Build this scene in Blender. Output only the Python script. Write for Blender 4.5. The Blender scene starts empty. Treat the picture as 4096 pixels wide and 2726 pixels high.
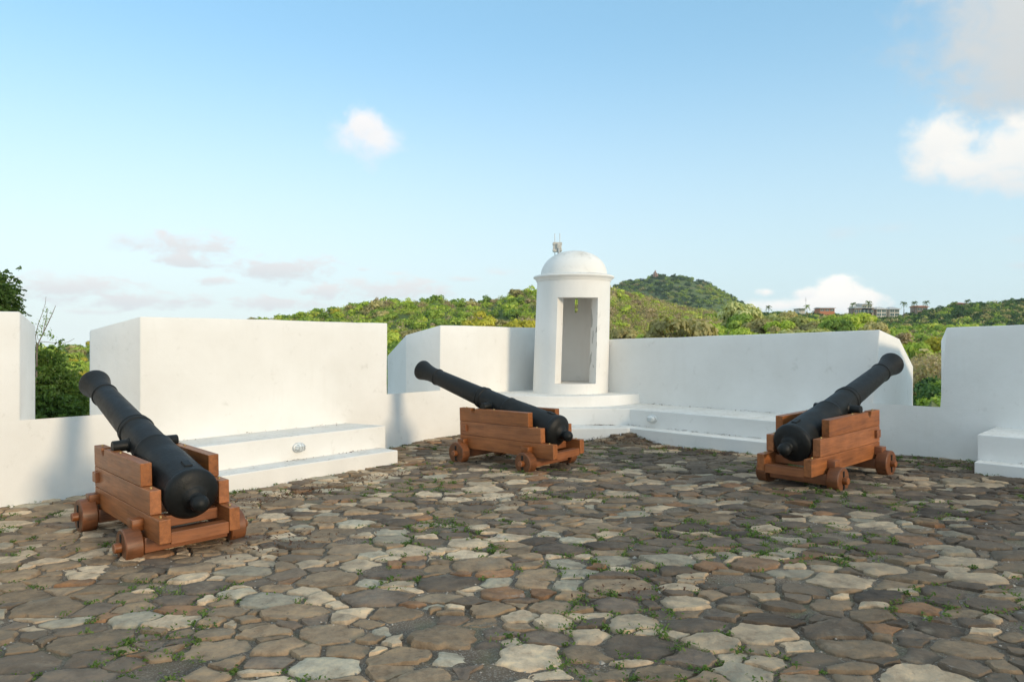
import bpy, bmesh, math, random
import numpy as np
from mathutils import Vector, Matrix, noise

sc = bpy.context.scene
COL = sc.collection
R = math.radians
rnd = random.Random(7)
NR = np.random.RandomState(11)
FPX = 2979.08            # focal length in pixels of the 4096-wide photograph
H = 1.6                  # eye height

# ------------------------------------------------------------------ helpers
def tag(o, label=None, cat=None, group=None, kind=None):
    if label: o['label'] = label
    if cat: o['category'] = cat
    if group: o['group'] = group
    if kind: o['kind'] = kind
    return o

def empty(name, loc=(0, 0, 0), rot=(0, 0, 0)):
    o = bpy.data.objects.new(name, None)
    COL.objects.link(o)
    o.location = loc
    o.rotation_euler = rot
    o.empty_display_size = .1
    return o

def finish(name, me, mat, parent=None, smooth=None):
    o = bpy.data.objects.new(name, me)
    COL.objects.link(o)
    if mat: me.materials.append(mat)
    if parent: o.parent = parent
    if smooth is not None:
        for p in me.polygons: p.use_smooth = True
        me.set_sharp_from_angle(angle=R(smooth))
    return o

def obj(name, bm, mat, parent=None, smooth=None):
    me = bpy.data.meshes.new(name)
    bmesh.ops.recalc_face_normals(bm, faces=bm.faces)
    bm.to_mesh(me); bm.free()
    return finish(name, me, mat, parent, smooth)

def box(bm, x0, x1, y0, y1, z0, z1, bev=0.0, seg=2, mtx=None):
    t = bmesh.new()
    v = [t.verts.new((x, y, z)) for x in (x0, x1) for y in (y0, y1) for z in (z0, z1)]
    for f in ((0, 1, 3, 2), (4, 6, 7, 5), (0, 4, 5, 1), (2, 3, 7, 6), (0, 2, 6, 4), (1, 5, 7, 3)):
        t.faces.new([v[i] for i in f])
    bmesh.ops.recalc_face_normals(t, faces=t.faces)
    if bev: bmesh.ops.bevel(t, geom=list(t.edges), offset=bev, segments=seg, affect='EDGES', profile=.5)
    if mtx is not None: bmesh.ops.transform(t, matrix=mtx, verts=t.verts)
    join(bm, t)

def join(bm, t):
    m = {}
    for v in t.verts: m[v] = bm.verts.new(v.co)
    for f in t.faces:
        try: bm.faces.new([m[v] for v in f.verts])
        except ValueError: pass
    t.free()

def lathe(bm, prof, n=48, mtx=None, cap=True):
    """prof: list of (r, h) along +Z"""
    t = bmesh.new()
    rings = []
    for r, h in prof:
        if r < 1e-5: rings.append([t.verts.new((0, 0, h))])
        else: rings.append([t.verts.new((r * math.cos(2 * math.pi * k / n), r * math.sin(2 * math.pi * k / n), h)) for k in range(n)])
    for a, b in zip(rings, rings[1:]):
        for k in range(n):
            k2 = (k + 1) % n
            if len(a) == 1 and len(b) == 1: continue
            if len(a) == 1: t.faces.new([a[0], b[k2], b[k]])
            elif len(b) == 1: t.faces.new([a[k], a[k2], b[0]])
            else: t.faces.new([a[k], a[k2], b[k2], b[k]])
    if cap:
        if len(rings[0]) > 1: t.faces.new(list(reversed(rings[0])))
        if len(rings[-1]) > 1: t.faces.new(rings[-1])
    if mtx is not None: bmesh.ops.transform(t, matrix=mtx, verts=t.verts)
    join(bm, t)

def axis_mtx(p, d):
    q = Vector(d).normalized().to_track_quat('Z', 'Y')
    return Matrix.Translation(Vector(p)) @ q.to_matrix().to_4x4()

def tube(bm, pts, rads, n=8):
    pts = [Vector(p) for p in pts]
    rings = []
    for i, p in enumerate(pts):
        d = (pts[min(i + 1, len(pts) - 1)] - pts[max(i - 1, 0)]).normalized()
        M = axis_mtx(p, d)
        rings.append([bm.verts.new(M @ Vector((rads[i] * math.cos(2 * math.pi * k / n), rads[i] * math.sin(2 * math.pi * k / n), 0))) for k in range(n)])
    for a, b in zip(rings, rings[1:]):
        for k in range(n):
            bm.faces.new([a[k], a[(k + 1) % n], b[(k + 1) % n], b[k]])
    bm.faces.new(list(reversed(rings[0]))); bm.faces.new(rings[-1])

# ------------------------------------------------------------------ materials
def newmat(name):
    m = bpy.data.materials.new(name); m.use_nodes = True
    nt = m.node_tree
    return m, nt, nt.nodes['Principled BSDF']

def N(nt, t, **kw):
    n = nt.nodes.new(t)
    for k, v in kw.items():
        if k in n.inputs: n.inputs[k].default_value = v
        else: setattr(n, k, v)
    return n

def ramp(nt, fac, stops):
    r = nt.nodes.new('ShaderNodeValToRGB')
    e = r.color_ramp.elements
    while len(e) < len(stops): e.new(.5)
    for i, (p, c) in enumerate(stops):
        e[i].position = p; e[i].color = (*c, 1) if len(c) == 3 else c
    nt.links.new(fac, r.inputs[0])
    return r.outputs[0]

def mixc(nt, fac, a, b, mode='MIX'):
    m = nt.nodes.new('ShaderNodeMix'); m.data_type = 'RGBA'; m.blend_type = mode
    for i, v in ((0, fac), (6, a), (7, b)):
        if hasattr(v, 'links') or isinstance(v, bpy.types.NodeSocket): nt.links.new(v, m.inputs[i])
        else: m.inputs[i].default_value = v if i == 0 else ((*v, 1) if len(v) == 3 else v)
    return m.outputs[2]

def noisetex(nt, vec, scale, detail=4, rough=.55, dist=0):
    n = N(nt, 'ShaderNodeTexNoise', Scale=scale, Detail=detail, Roughness=rough, Distortion=dist)
    if vec is not None: nt.links.new(vec, n.inputs['Vector'])
    return n.outputs['Fac']

def mth(nt, op, a, b=0.0, c=None, clamp=False):
    m = nt.nodes.new('ShaderNodeMath'); m.operation = op; m.use_clamp = clamp
    for i, v in enumerate((a, b, c)):
        if v is None: continue
        if isinstance(v, bpy.types.NodeSocket): nt.links.new(v, m.inputs[i])
        else: m.inputs[i].default_value = v
    return m.outputs[0]

def mapping(nt, vec, scale=(1, 1, 1), loc=(0, 0, 0), rot=(0, 0, 0)):
    m = nt.nodes.new('ShaderNodeMapping')
    m.inputs['Scale'].default_value = scale; m.inputs['Location'].default_value = loc; m.inputs['Rotation'].default_value = rot
    nt.links.new(vec, m.inputs[0])
    return m.outputs[0]

def bump(nt, h, strength, dist, bsdf, normal=None):
    b = N(nt, 'ShaderNodeBump', Strength=strength, Distance=dist)
    nt.links.new(h, b.inputs['Height'])
    if normal: nt.links.new(normal, b.inputs['Normal'])
    nt.links.new(b.outputs[0], bsdf.inputs['Normal'])
    return b.outputs[0]

def geom(nt): return nt.nodes.new('ShaderNodeNewGeometry').outputs['Position']
def objco(nt): return nt.nodes.new('ShaderNodeTexCoord').outputs['Object']

def plaster(name, dirt=0.0, patches=False):
    m, nt, b = newmat(name)
    p = geom(nt)
    base = ramp(nt, noisetex(nt, p, .9, 5, .6), [(.3, (.75, .735, .70)), (.7, (.84, .83, .805))])
    # rain streaks and grime, their own shape
    st = noisetex(nt, mapping(nt, p, (5, 5, .5)), 1.6, 6, .65)
    base = mixc(nt, mth(nt, 'MULTIPLY', ramp(nt, st, [(.57, (0, 0, 0)), (.78, (1, 1, 1))]), .16), base, (.60, .57, .50))
    sp = ramp(nt, noisetex(nt, p, 26, 3, .6), [(.70, (0, 0, 0)), (.76, (1, 1, 1))])
    base = mixc(nt, mth(nt, 'MULTIPLY', sp, .22), base, (.42, .40, .36))
    if dirt:
        nz = nt.nodes.new('ShaderNodeSeparateXYZ')
        nt.links.new(nt.nodes.new('ShaderNodeNewGeometry').outputs['True Normal'], nz.inputs[0])
        up = mth(nt, 'MULTIPLY_ADD', nz.outputs[2], 4.0, -2.6, clamp=True)
        d = ramp(nt, noisetex(nt, p, 3.2, 7, .7), [(.33, (0, 0, 0)), (.62, (1, 1, 1))])
        base = mixc(nt, mth(nt, 'MULTIPLY', mth(nt, 'MULTIPLY', d, up), dirt), base, (.55, .50, .42))
        d2 = ramp(nt, noisetex(nt, mapping(nt, p, (1, 1, 1)), 17, 4, .7), [(.58, (0, 0, 0)), (.66, (1, 1, 1))])
        base = mixc(nt, mth(nt, 'MULTIPLY', mth(nt, 'MULTIPLY', d2, up), .4), base, (.17, .15, .12))
        d3 = ramp(nt, noisetex(nt, p, 5.5, 6, .7), [(.60, (0, 0, 0)), (.74, (1, 1, 1))])
        base = mixc(nt, mth(nt, 'MULTIPLY', d3, .35), base, (.45, .43, .38))
    if patches:
        # peeled paint: exposed grey render
        q = mapping(nt, p, (1, 1, .55), (3.1, .4, .8))
        k = ramp(nt, noisetex(nt, q, 5.2, 3, .5, .6), [(.525, (0, 0, 0)), (.545, (1, 1, 1))])
        sx = nt.nodes.new('ShaderNodeSeparateXYZ'); nt.links.new(p, sx.inputs[0])
        tn = nt.nodes.new('ShaderNodeSeparateXYZ'); nt.links.new(nt.nodes.new('ShaderNodeNewGeometry').outputs['True Normal'], tn.inputs[0])
        side = mth(nt, 'MULTIPLY', mth(nt, 'MULTIPLY_ADD', sx.outputs[0], 14.0, -14.0 * 1.22, clamp=True), mth(nt, 'MULTIPLY_ADD', tn.outputs[0], -4.0, -.6, clamp=True))
        side = mth(nt, 'MAXIMUM', side, mth(nt, 'MULTIPLY', mth(nt, 'MULTIPLY_ADD', sx.outputs[0], 14.0, -14.0 * 1.47, clamp=True), mth(nt, 'MULTIPLY_ADD', sx.outputs[0], -14.0, 14.0 * 1.54, clamp=True)))
        front = mth(nt, 'MULTIPLY_ADD', sx.outputs[1], -14.0, 14.0 * 13.12, clamp=True)
        k = mth(nt, 'MULTIPLY', mth(nt, 'MULTIPLY', k, side), front)
        zz = mth(nt, 'MULTIPLY', mth(nt, 'MULTIPLY_ADD', sx.outputs[2], 6, -6 * .95, clamp=True), mth(nt, 'MULTIPLY_ADD', sx.outputs[2], -6, 6 * 2.33, clamp=True))
        base = mixc(nt, mth(nt, 'MULTIPLY', k, zz), base, (.47, .46, .43))
    nt.links.new(base, b.inputs['Base Color'])
    b.inputs['Roughness'].default_value = .82
    b.inputs['Specular IOR Level'].default_value = .25
    hgt = mth(nt, 'ADD', mth(nt, 'MULTIPLY', noisetex(nt, p, 2.2, 3, .5), 1.0), mth(nt, 'MULTIPLY', noisetex(nt, p, 45, 4, .6), .10))
    bump(nt, hgt, .5, .03, b)
    return m

def wood(name, c0, c1, along='X', scale=1.0, rough=.42):
    m, nt, b = newmat(name)
    p = objco(nt)
    isl = nt.nodes.new('ShaderNodeNewGeometry').outputs['Random Per Island']
    comb = nt.nodes.new('ShaderNodeCombineXYZ'); nt.links.new(mth(nt, 'MULTIPLY', isl, 37), comb.inputs[0]); nt.links.new(mth(nt, 'MULTIPLY', isl, 11), comb.inputs[2])
    add = nt.nodes.new('ShaderNodeVectorMath'); nt.links.new(p, add.inputs[0]); nt.links.new(comb.outputs[0], add.inputs[1])
    s = {'X': (1.2, 14, 14), 'Y': (14, 1.2, 14), 'R': (9, 2.5, 9)}[along]
    q = mapping(nt, add.outputs[0], tuple(k * scale for k in s))
    g = noisetex(nt, q, 1.6, 7, .62, .5)
    g2 = noisetex(nt, mapping(nt, add.outputs[0], tuple(k * scale * 4 for k in s)), 1.3, 4, .6)
    col = ramp(nt, g, [(.28, c0), (.50, tuple((a + c) / 2 for a, c in zip(c0, c1))), (.72, c1)])
    col = mixc(nt, mth(nt, 'MULTIPLY', ramp(nt, g2, [(.50, (0, 0, 0)), (.72, (1, 1, 1))]), .36), col, tuple(k * .45 for k in c0))
    blot = noisetex(nt, add.outputs[0], 3.3, 3, .5)
    col = mixc(nt, mth(nt, 'MULTIPLY', ramp(nt, blot, [(.45, (0, 0, 0)), (.75, (1, 1, 1))]), .35), col, tuple(k * 1.5 for k in c1))
    hsv = N(nt, 'ShaderNodeHueSaturation'); nt.links.new(col, hsv.inputs['Color'])
    nt.links.new(mth(nt, 'MULTIPLY_ADD', isl, .5, .78), hsv.inputs['Value'])
    nt.links.new(mth(nt, 'MULTIPLY_ADD', isl, -.2, 1.08), hsv.inputs['Saturation'])
    nt.links.new(hsv.outputs[0], b.inputs['Base Color'])
    nt.links.new(mth(nt, 'MULTIPLY_ADD', g2, .25, rough - .1), b.inputs['Roughness'])
    bump(nt, mth(nt, 'ADD', g, mth(nt, 'MULTIPLY', g2, .6)), .25, .006, b)
    return m

def iron(name='black_iron'):
    m, nt, b = newmat(name)
    p = objco(nt)
    n1 = noisetex(nt, p, 7, 6, .65)
    col = ramp(nt, n1, [(.3, (.006, .0075, .0075)), (.55, (.011, .0125, .013)), (.8, (.026, .026, .025))])
    spk = ramp(nt, noisetex(nt, p, 55, 3, .6), [(.70, (0, 0, 0)), (.75, (1, 1, 1))])
    col = mixc(nt, mth(nt, 'MULTIPLY', spk, .35), col, (.12, .11, .10))
    rust = ramp(nt, noisetex(nt, p, 11, 7, .7), [(.62, (0, 0, 0)), (.74, (1, 1, 1))])
    col = mixc(nt, mth(nt, 'MULTIPLY', rust, .45), col, (.055, .038, .028))
    nt.links.new(col, b.inputs['Base Color'])
    nt.links.new(mth(nt, 'MULTIPLY_ADD', n1, .5, .26), b.inputs['Roughness'])
    b.inputs['Specular IOR Level'].default_value = .24
    h = mth(nt, 'ADD', mth(nt, 'MULTIPLY', noisetex(nt, p, 5, 3, .5), 1.2), mth(nt, 'MULTIPLY', noisetex(nt, p, 60, 4, .65), .35))
    bump(nt, h, .5, .012, b)
    return m

def simple(name, c, rough=.6, metal=0, nscale=8, var=.25, bmp=.2):
    m, nt, b = newmat(name)
    p = geom(nt)
    n = noisetex(nt, p, nscale, 5, .6)
    nt.links.new(ramp(nt, n, [(.3, tuple(k * (1 - var) for k in c)), (.7, tuple(min(1, k * (1 + var)) for k in c))]), b.inputs['Base Color'])
    b.inputs['Roughness'].default_value = rough; b.inputs['Metallic'].default_value = metal
    bump(nt, n, bmp, .02, b)
    return m

def leafmat(name, stops, use='tint', trans=.35):
    """leaf colour from a per-leaf-clump tint and the tree's own random value"""
    m, nt, b = newmat(name)
    nt.nodes.remove(b)
    out = nt.nodes['Material Output']
    a = N(nt, 'ShaderNodeAttribute', attribute_name='tint')
    if use == 'tint':
        oi = nt.nodes.new('ShaderNodeObjectInfo')
        f = mth(nt, 'ADD', mth(nt, 'MULTIPLY', a.outputs['Fac'], .55), mth(nt, 'MULTIPLY', oi.outputs['Random'], .45))
        col = ramp(nt, f, stops)
    else:
        c = N(nt, 'ShaderNodeAttribute', attribute_name='leafcol')
        col = c.outputs['Color']
    d = N(nt, 'ShaderNodeBsdfDiffuse'); t = N(nt, 'ShaderNodeBsdfTranslucent'); g = N(nt, 'ShaderNodeBsdfGlossy', Roughness=.5)
    nt.links.new(col, d.inputs[0]); nt.links.new(mixc(nt, 1, col, (1.0, 1.05, .55), 'MULTIPLY'), t.inputs[0])
    g.inputs[0].default_value = (.5, .5, .5, 1)
    mx = N(nt, 'ShaderNodeMixShader', Fac=trans); nt.links.new(d.outputs[0], mx.inputs[1]); nt.links.new(t.outputs[0], mx.inputs[2])
    mg = N(nt, 'ShaderNodeMixShader', Fac=.04); nt.links.new(mx.outputs[0], mg.inputs[1]); nt.links.new(g.outputs[0], mg.inputs[2])
    nt.links.new(mg.outputs[0], out.inputs[0])
    return m

M_wall = plaster('white_plaster', .25)
M_step = plaster('white_plaster_dirty', .38)
M_box = plaster('white_plaster_peeling', .6, True)
M_wood = wood('varnished_hardwood', (.15, .045, .009), (.37, .118, .024), 'X')
M_woodY = wood('varnished_hardwood_axle', (.13, .040, .011), (.30, .098, .026), 'Y')
M_wheel = wood('varnished_hardwood_wheel', (.085, .034, .014), (.23, .082, .030), 'R')
M_iron = iron()
M_brass = simple('brass_pin', (.42, .29, .12), .55, .6)
M_lampmetal = simple('grey_cast_metal', (.60, .62, .62), .45, .2)
M_lampglass = simple('frosted_glass', (.72, .76, .76), .2)
M_antbox = simple('weathered_enclosure', (.52, .50, .45), .5, 0, 20)
M_antmetal = simple('galvanised_metal', (.35, .37, .38), .45, .6)
M_bark = simple('bark', (.17, .13, .10), .9, 0, 6, .4, .6)

# ------------------------------------------------------------------ camera
cam = bpy.data.cameras.new('camera'); cam.sensor_width = 36; cam.lens = 36 * FPX / 4096
cam.clip_end = 20000; cam.clip_start = .1
co = bpy.data.objects.new('camera', cam); COL.objects.link(co)
co.location = (0, 0, H); co.rotation_euler = (R(90), 0, 0)
sc.camera = co

# ------------------------------------------------------------------ terrace frame
aL, aR = R(50), R(-46)
uL = np.array([math.cos(aL), math.sin(aL)]); nL = np.array([uL[1], -uL[0]])
uR = np.array([math.cos(aR), math.sin(aR)]); nR = np.array([uR[1], -uR[0]])
DL, DR = -8.75, -10.5
def PL(s, T=0): p = uL * s + nL * (DL - T); return float(p[0]), float(p[1])
def PR(s, T=0): p = uR * s + nR * (DR - T); return float(p[0]), float(p[1])
def gz(x, y):
    z = .085 + .0197 * x - .0097 * y
    z += .065 * math.exp(-((x + 1.2) ** 2 + (y - 12.4) ** 2) / 1.3)
    z += .15 * math.exp(-(((x - 1.75) / .75) ** 2 + ((y - 11.75) / .34) ** 2))
    return z

def prism(bm, foot, ztop, zbot, open_bottom=False, bev=.012):
    """foot: list of (x,y); ztop/zbot: list of heights per corner"""
    t = bmesh.new()
    b = [t.verts.new((x, y, z)) for (x, y), z in zip(foot, zbot)]
    a = [t.verts.new((x, y, z)) for (x, y), z in zip(foot, ztop)]
    n = len(foot)
    t.faces.new(a)
    if not open_bottom: t.faces.new(list(reversed(b)))
    for i in range(n):
        j = (i + 1) % n
        t.faces.new([b[i], b[j], a[j], a[i]])
    bmesh.ops.recalc_face_normals(t, faces=t.faces)
    if bev:
        ed = [e for e in t.edges if len(e.link_faces) == 2 and e.calc_face_angle(0) > R(14)]
        bmesh.ops.bevel(t, geom=ed, offset=bev, segments=2, affect='EDGES', profile=.5)
    join(bm, t)

def grid_top(bm, rows, P, bev=.018):
    """merlon from cross-wall rows (T, s0, s1, z0, z1, zb, s0b, s1b); hand-plastered faces are never quite straight"""
    t = bmesh.new()
    ns = max(2, int((rows[0][2] - rows[0][1]) / .28)); nz = 6
    def wob(x, y, z, a): return a * (noise.noise((x * 1.1, y * 1.1, z * 1.3)) + .5 * noise.noise((x * 3.2, y * 3.2, z * 3.2 + 7)))
    def vert(s, T, z, top=False):
        x, y = P(s, T)
        x2, y2 = P(s, T + wob(x, y, z, .010)); 
        return t.verts.new((x2, y2, z + (wob(x, y, 4, .009) if top else 0)))
    top, low = [], []
    for T, s0, s1, z0, z1, zb, s0b, s1b in rows:
        top.append([vert(s0 + (s1 - s0) * i / ns, T, z0 + (z1 - z0) * i / ns, True) for i in range(ns + 1)])
    for a, b in zip(top, top[1:]):
        for i in range(ns): t.faces.new([a[i], a[i + 1], b[i + 1], b[i]])
    def face(row_i):
        T, s0, s1, z0, z1, zb, s0b, s1b = rows[row_i]
        g = [top[row_i]]
        for k in range(1, nz + 1):
            f = k / nz
            line = []
            for i in range(ns + 1):
                u = i / ns
                a0 = s0 + (s0b - s0) * f; a1 = s1 + (s1b - s1) * f; zt = z0 + (z1 - z0) * u
                line.append(vert(a0 + (a1 - a0) * u, T, zt + (zb - zt) * f) if k < nz else t.verts.new((*P(a0 + (a1 - a0) * u, T), zb)))
            g.append(line)
        for a, b in zip(g, g[1:]):
            for i in range(ns): t.faces.new([a[i], a[i + 1], b[i + 1], b[i]])
        return g
    G = [face(0), None, face(len(rows) - 1)]
    for side in (0, -1):
        mid = [top[1][side]]
        T, s0, s1, z0, z1, zb, s0b, s1b = rows[1]
        for k in range(1, nz + 1):
            zt = z0 if side == 0 else z1
            mid.append(t.verts.new((*P(s0 if side == 0 else s1, T), zt + (zb - zt) * k / nz)))
        f0 = [l[side] for l in G[0]]; f2 = [l[side] for l in G[2]]
        for A, B in ((f0, mid), (mid, f2)):
            for k in range(nz): t.faces.new([A[k], A[k + 1], B[k + 1], B[k]])
    bmesh.ops.recalc_face_normals(t, faces=t.faces)
    ed = [e for e in t.edges if len(e.link_faces) == 2 and e.calc_face_angle(0) > R(24)]
    bmesh.ops.bevel(t, geom=ed, offset=bev, segments=3, affect='EDGES', profile=.5)
    join(bm, t)

# ---- left parapet
lw = empty('parapet_wall', (*PL(5), 0))
tag(lw, 'long sunlit white parapet wall on the left, notched twice where the two left cannons point', 'wall')
def child(o, root):
    o.parent = root
    o.matrix_parent_inverse = root.matrix_world.inverted() if False else Matrix.Translation(-Vector(root.location))
    return o
def base_wall(P, s0, s1, z0, z1):
    bm = bmesh.new()
    t = bm
    v = []
    for s, z in ((s0, z0), (s1, z1)):
        v.append([t.verts.new((*P(s, 0), -.8)), t.verts.new((*P(s, 0), z)), t.verts.new((*P(s, .8), z - .12)), t.verts.new((*P(s, 1.75), z - .30)), t.verts.new((*P(s, 1.75), -6))])
    for i in range(4): t.faces.new([v[0][i], v[0][i + 1], v[1][i + 1], v[1][i]])
    t.faces.new(v[0]); t.faces.new(list(reversed(v[1])))
    return bm
child(obj('wall_base', base_wall(PL, -4, 13.1, .79, .79), M_wall), lw)
def merlon(P, s0, s1, zt0, zt1, zb, mids, ends, root, s0b=None, s1b=None):
    bm = bmesh.new()
    s0b = s0 if s0b is None else s0b; s1b = s1 if s1b is None else s1b
    rows = [(0, s0, s1, zt0, zt1, zb, s0b, s1b),
            (.8, mids[0], mids[1], zt0 - .16, zt1 - .12, zb - .13, mids[0], mids[1]),
            (1.7, ends[0], ends[1], zt0 - .53, zt1 - .53, zb - .34, ends[0], ends[1])]
    grid_top(bm, rows, P)
    return child(obj('merlon', bm, M_wall, None, 22), root)
merlon(PL, -4, 2.60, 1.90, 1.90, .79, (-4, 2.99), (-4, 2.7), lw)
merlon(PL, 3.80, 7.47, 1.888, 1.872, .79, (3.56, 7.85), (3.9, 7.4), lw)
merlon(PL, 8.60, 11.6, 1.862, 1.85, .79, (8.56, 12.2), (8.92, 13.0), lw)

# ---- right parapet
rw = empty('parapet_wall', (*PR(-5), 0))
tag(rw, 'shaded white parapet wall on the right, notched where the right cannon points', 'wall')
ZR = lambda s: 1.63 + .0266 * (s + 8.32)
child(obj('wall_base', base_wall(PR, -9.9, 5, .755, .765), M_wall), rw)
merlon(PR, -9.9, -3.76, ZR(-9.9), ZR(-3.76), .7555, (-9.9, -3.78), (-9.9, -3.89), rw, None, -3.86)
merlon(PR, -2.96, 5, ZR(-2.96), ZR(5), .7600, (-3.25, 5), (-3.0, 5), rw, -3.03, None)

# ---- stepped benches
def bench(P, n_, s0, s1, lo, name='stepped_bench'):
    """lo: ((outer offset, inner offset, z, s0, s1) per step), offsets measured along the wall normal from the wall"""
    r = empty(name, (*P((s0 + s1) / 2), 0))
    for k, (off, z, zi, a0, a1, nm) in enumerate(lo):
        bm = bmesh.new()
        z0 = -.5
        foot = [P(a0, 0.05), P(a0, -off), P(a1, -off), P(a1, 0.05)]
        # subdivided along the wall with slight waviness
        nseg = max(2, int(abs(a1 - a0) / .25))
        t = bmesh.new()
        rows = []
        for i in range(nseg + 1):
            s = a0 + (a1 - a0) * i / nseg
            wob = .006 * noise.noise((s * 1.3, z * 7, 1.7)); wz = .006 * noise.noise((s * 1.1, z * 9, 5.1))
            rows.append([t.verts.new((*P(s, -off - wob), z0)), t.verts.new((*P(s, -off - wob), z + wz)), t.verts.new((*P(s, .05), zi + wz))])
        for a, b in zip(rows, rows[1:]):
            t.faces.new([a[0], b[0], b[1], a[1]]); t.faces.new([a[1], b[1], b[2], a[2]])
        c0 = t.verts.new((*P(a0, .05), z0)); c1 = t.verts.new((*P(a1, .05), z0))
        t.faces.new([c0, rows[0][0], rows[0][1], rows[0][2]]); t.faces.new([rows[-1][0], c1, rows[-1][2], rows[-1][1]])
        bmesh.ops.recalc_face_normals(t, faces=t.faces)
        ed = [e for e in t.edges if len(e.link_faces) == 2 and e.calc_face_angle(0) > R(40)]
        bmesh.ops.bevel(t, geom=ed, offset=.012, segments=3, affect='EDGES', profile=.5)
        join(bm, t)
        child(obj(nm, bm, M_step), r)
    return r
b1 = bench(PL, nL, 4.0, 6.7, ((1.20, .145, .155, 3.9, 6.63, 'lower_step'), (.86, .44, .415, 3.9, 6.71, 'upper_step')))
tag(b1, 'sunlit white two-step bench against the left wall, behind the nearest cannon', 'bench')
b2 = bench(PR, nR, -8, -3.95, ((1.05, .235, .25, -9.3, -4.05, 'lower_step'), (.78, .50, .535, -9.3, -4.05, 'upper_step')))
tag(b2, 'shaded white two-step bench between the sentry box platform and the right cannon', 'bench')
b3 = bench(PR, nR, -2.4, 2, ((1.00, .25, .265, -2.40, 4, 'lower_step'), (.80, .54, .565, -2.42, 4, 'upper_step')))
tag(b3, 'white two-step bench end with mossy stains at the right edge beyond the right cannon', 'bench')

# ---- corner platform under the sentry box
pf = empty('corner_platform', (1.0, 12.6, 0))
tag(pf, 'white stepped platform with a curved top tier under the domed sentry box', 'platform')
corner = (.8, 14.6)
def tier(nm, pts, z, z0=-.5):
    bm = bmesh.new()
    foot = pts
    t = bmesh.new()
    a = [t.verts.new((x, y, z + .004 * noise.noise((x * 1.5, y * 1.5, z)))) for x, y in foot]
    b = [t.verts.new((x, y, z0)) for x, y in foot]
    t.faces.new(a)
    for i in range(len(foot)):
        j = (i + 1) % len(foot)
        t.faces.new([b[i], b[j], a[j], a[i]])
    bmesh.ops.recalc_face_normals(t, faces=t.faces)
    ed = [e for e in t.edges if len(e.link_faces) == 2 and (e.verts[0] in a and e.verts[1] in a)]
    bmesh.ops.bevel(t, geom=ed, offset=.014, segments=3, affect='EDGES', profile=.5)
    join(bm, t)
    return child(obj(nm, bm, M_step, None, 35), pf)
# tier fronts run a little into the wall and the right bench
tier('low_tier', [(1.80, 11.63), (.95, 11.58), (.2, 11.52), (-.2, 12.05), (-.35, 13.4), (.8, 14.6), (2.6, 12.55), (2.15, 12.0)], .243)
tier('middle_tier', [(1.93, 12.02), (1.4, 12.06), (.80, 12.14), (.25, 12.25), (-.1, 12.75), (-.15, 13.55), (.8, 14.6), (2.6, 12.6), (2.25, 12.25)], .508)
def circ(A, B, C_, n):
    ax, ay = A; bx, by = B; cx, cy = C_
    d = 2 * (ax * (by - cy) + bx * (cy - ay) + cx * (ay - by))
    ux = ((ax * ax + ay * ay) * (by - cy) + (bx * bx + by * by) * (cy - ay) + (cx * cx + cy * cy) * (ay - by)) / d
    uy = ((ax * ax + ay * ay) * (cx - bx) + (bx * bx + by * by) * (ax - cx) + (cx * cx + cy * cy) * (bx - ax)) / d
    r = math.hypot(ax - ux, ay - uy); a0 = math.atan2(ay - uy, ax - ux); a1 = math.atan2(cy - uy, cx - ux)
    if a1 > a0: a1 -= 2 * math.pi
    return [(ux + r * math.cos(a0 + (a1 - a0) * k / n), uy + r * math.sin(a0 + (a1 - a0) * k / n)) for k in range(n + 1)]
arc = circ((2.20, 12.84), (1.2, 12.34), (-.30, 12.62), 24)
tier('curved_top_tier', arc + [(-.5, 13.2), (.3, 14.3), (.8, 14.6), (2.42, 13.02)], .69)

# ---- sentry box
SX, SY = 1.045, 13.35
sb = empty('sentry_box', (SX, SY, .69))
tag(sb, 'round white domed sentry box with an open doorway and a peeling right jamb', 'sentry box')
def solid(bm):
    me = bpy.data.meshes.new('tmp'); bmesh.ops.recalc_face_normals(bm, faces=bm.faces); bm.to_mesh(me); bm.free()
    o = bpy.data.objects.new('tmp', me); COL.objects.link(o); return o
def boolean_diff(o, cutters):
    for c in cutters:
        md = o.modifiers.new('b', 'BOOLEAN'); md.object = c; md.operation = 'DIFFERENCE'; md.solver = 'EXACT'
    bpy.context.view_layer.update()
    dg = bpy.context.evaluated_depsgraph_get()
    me = bpy.data.meshes.new_from_object(o.evaluated_get(dg))
    for c in cutters + [o]: bpy.data.objects.remove(c, do_unlink=True)
    return me
bm = bmesh.new(); lathe(bm, [(.672, .60), (.668, 1.2), (.657, 2.2), (.652, 2.66)], 96, Matrix.Translation((SX, SY, 0))); body = solid(bm)
bm = bmesh.new(); lathe(bm, [(.42, .868), (.42, 2.55)], 64, Matrix.Translation((SX, SY, 0))); c1 = solid(bm)
# doorway wedge: wide outside, narrow inside
bm = bmesh.new()
fo = [(.66, 12.2), (1.475, 12.2)]
def at_line(xo, xi, yo, yi, y): return xo + (xi - xo) * (y - yo) / (yi - yo)
yo, yi = 12.78, 13.06
fo = [(at_line(.738, .890, yo, yi, 12.55), 12.55), (at_line(1.445, 1.345, yo, yi, 12.55), 12.55), (1.345, yi), (1.345, 13.2), (.890, 13.2), (.890, yi)]
prism(bm, fo, [2.345] * 6, [.866] * 6, bev=0); c2_ = solid(bm)
bm = bmesh.new()
box(bm, -.028, .028, 0, .9, 2.12, 2.40, mtx=Matrix.Translation((1.105, 13.3, 0)) @ Matrix.Rotation(R(-4.75), 4, 'Z')); c3_ = solid(bm)
me = boolean_diff(body, [c1, c2_, c3_])
me.name = 'sentry_body'
def lean(m):
    for v in m.vertices: v.co.x += .030 * (v.co.z - .69)
lean(me)
o = finish('body', me, M_box, None, 28); child(o, sb)
bm = bmesh.new()
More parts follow.
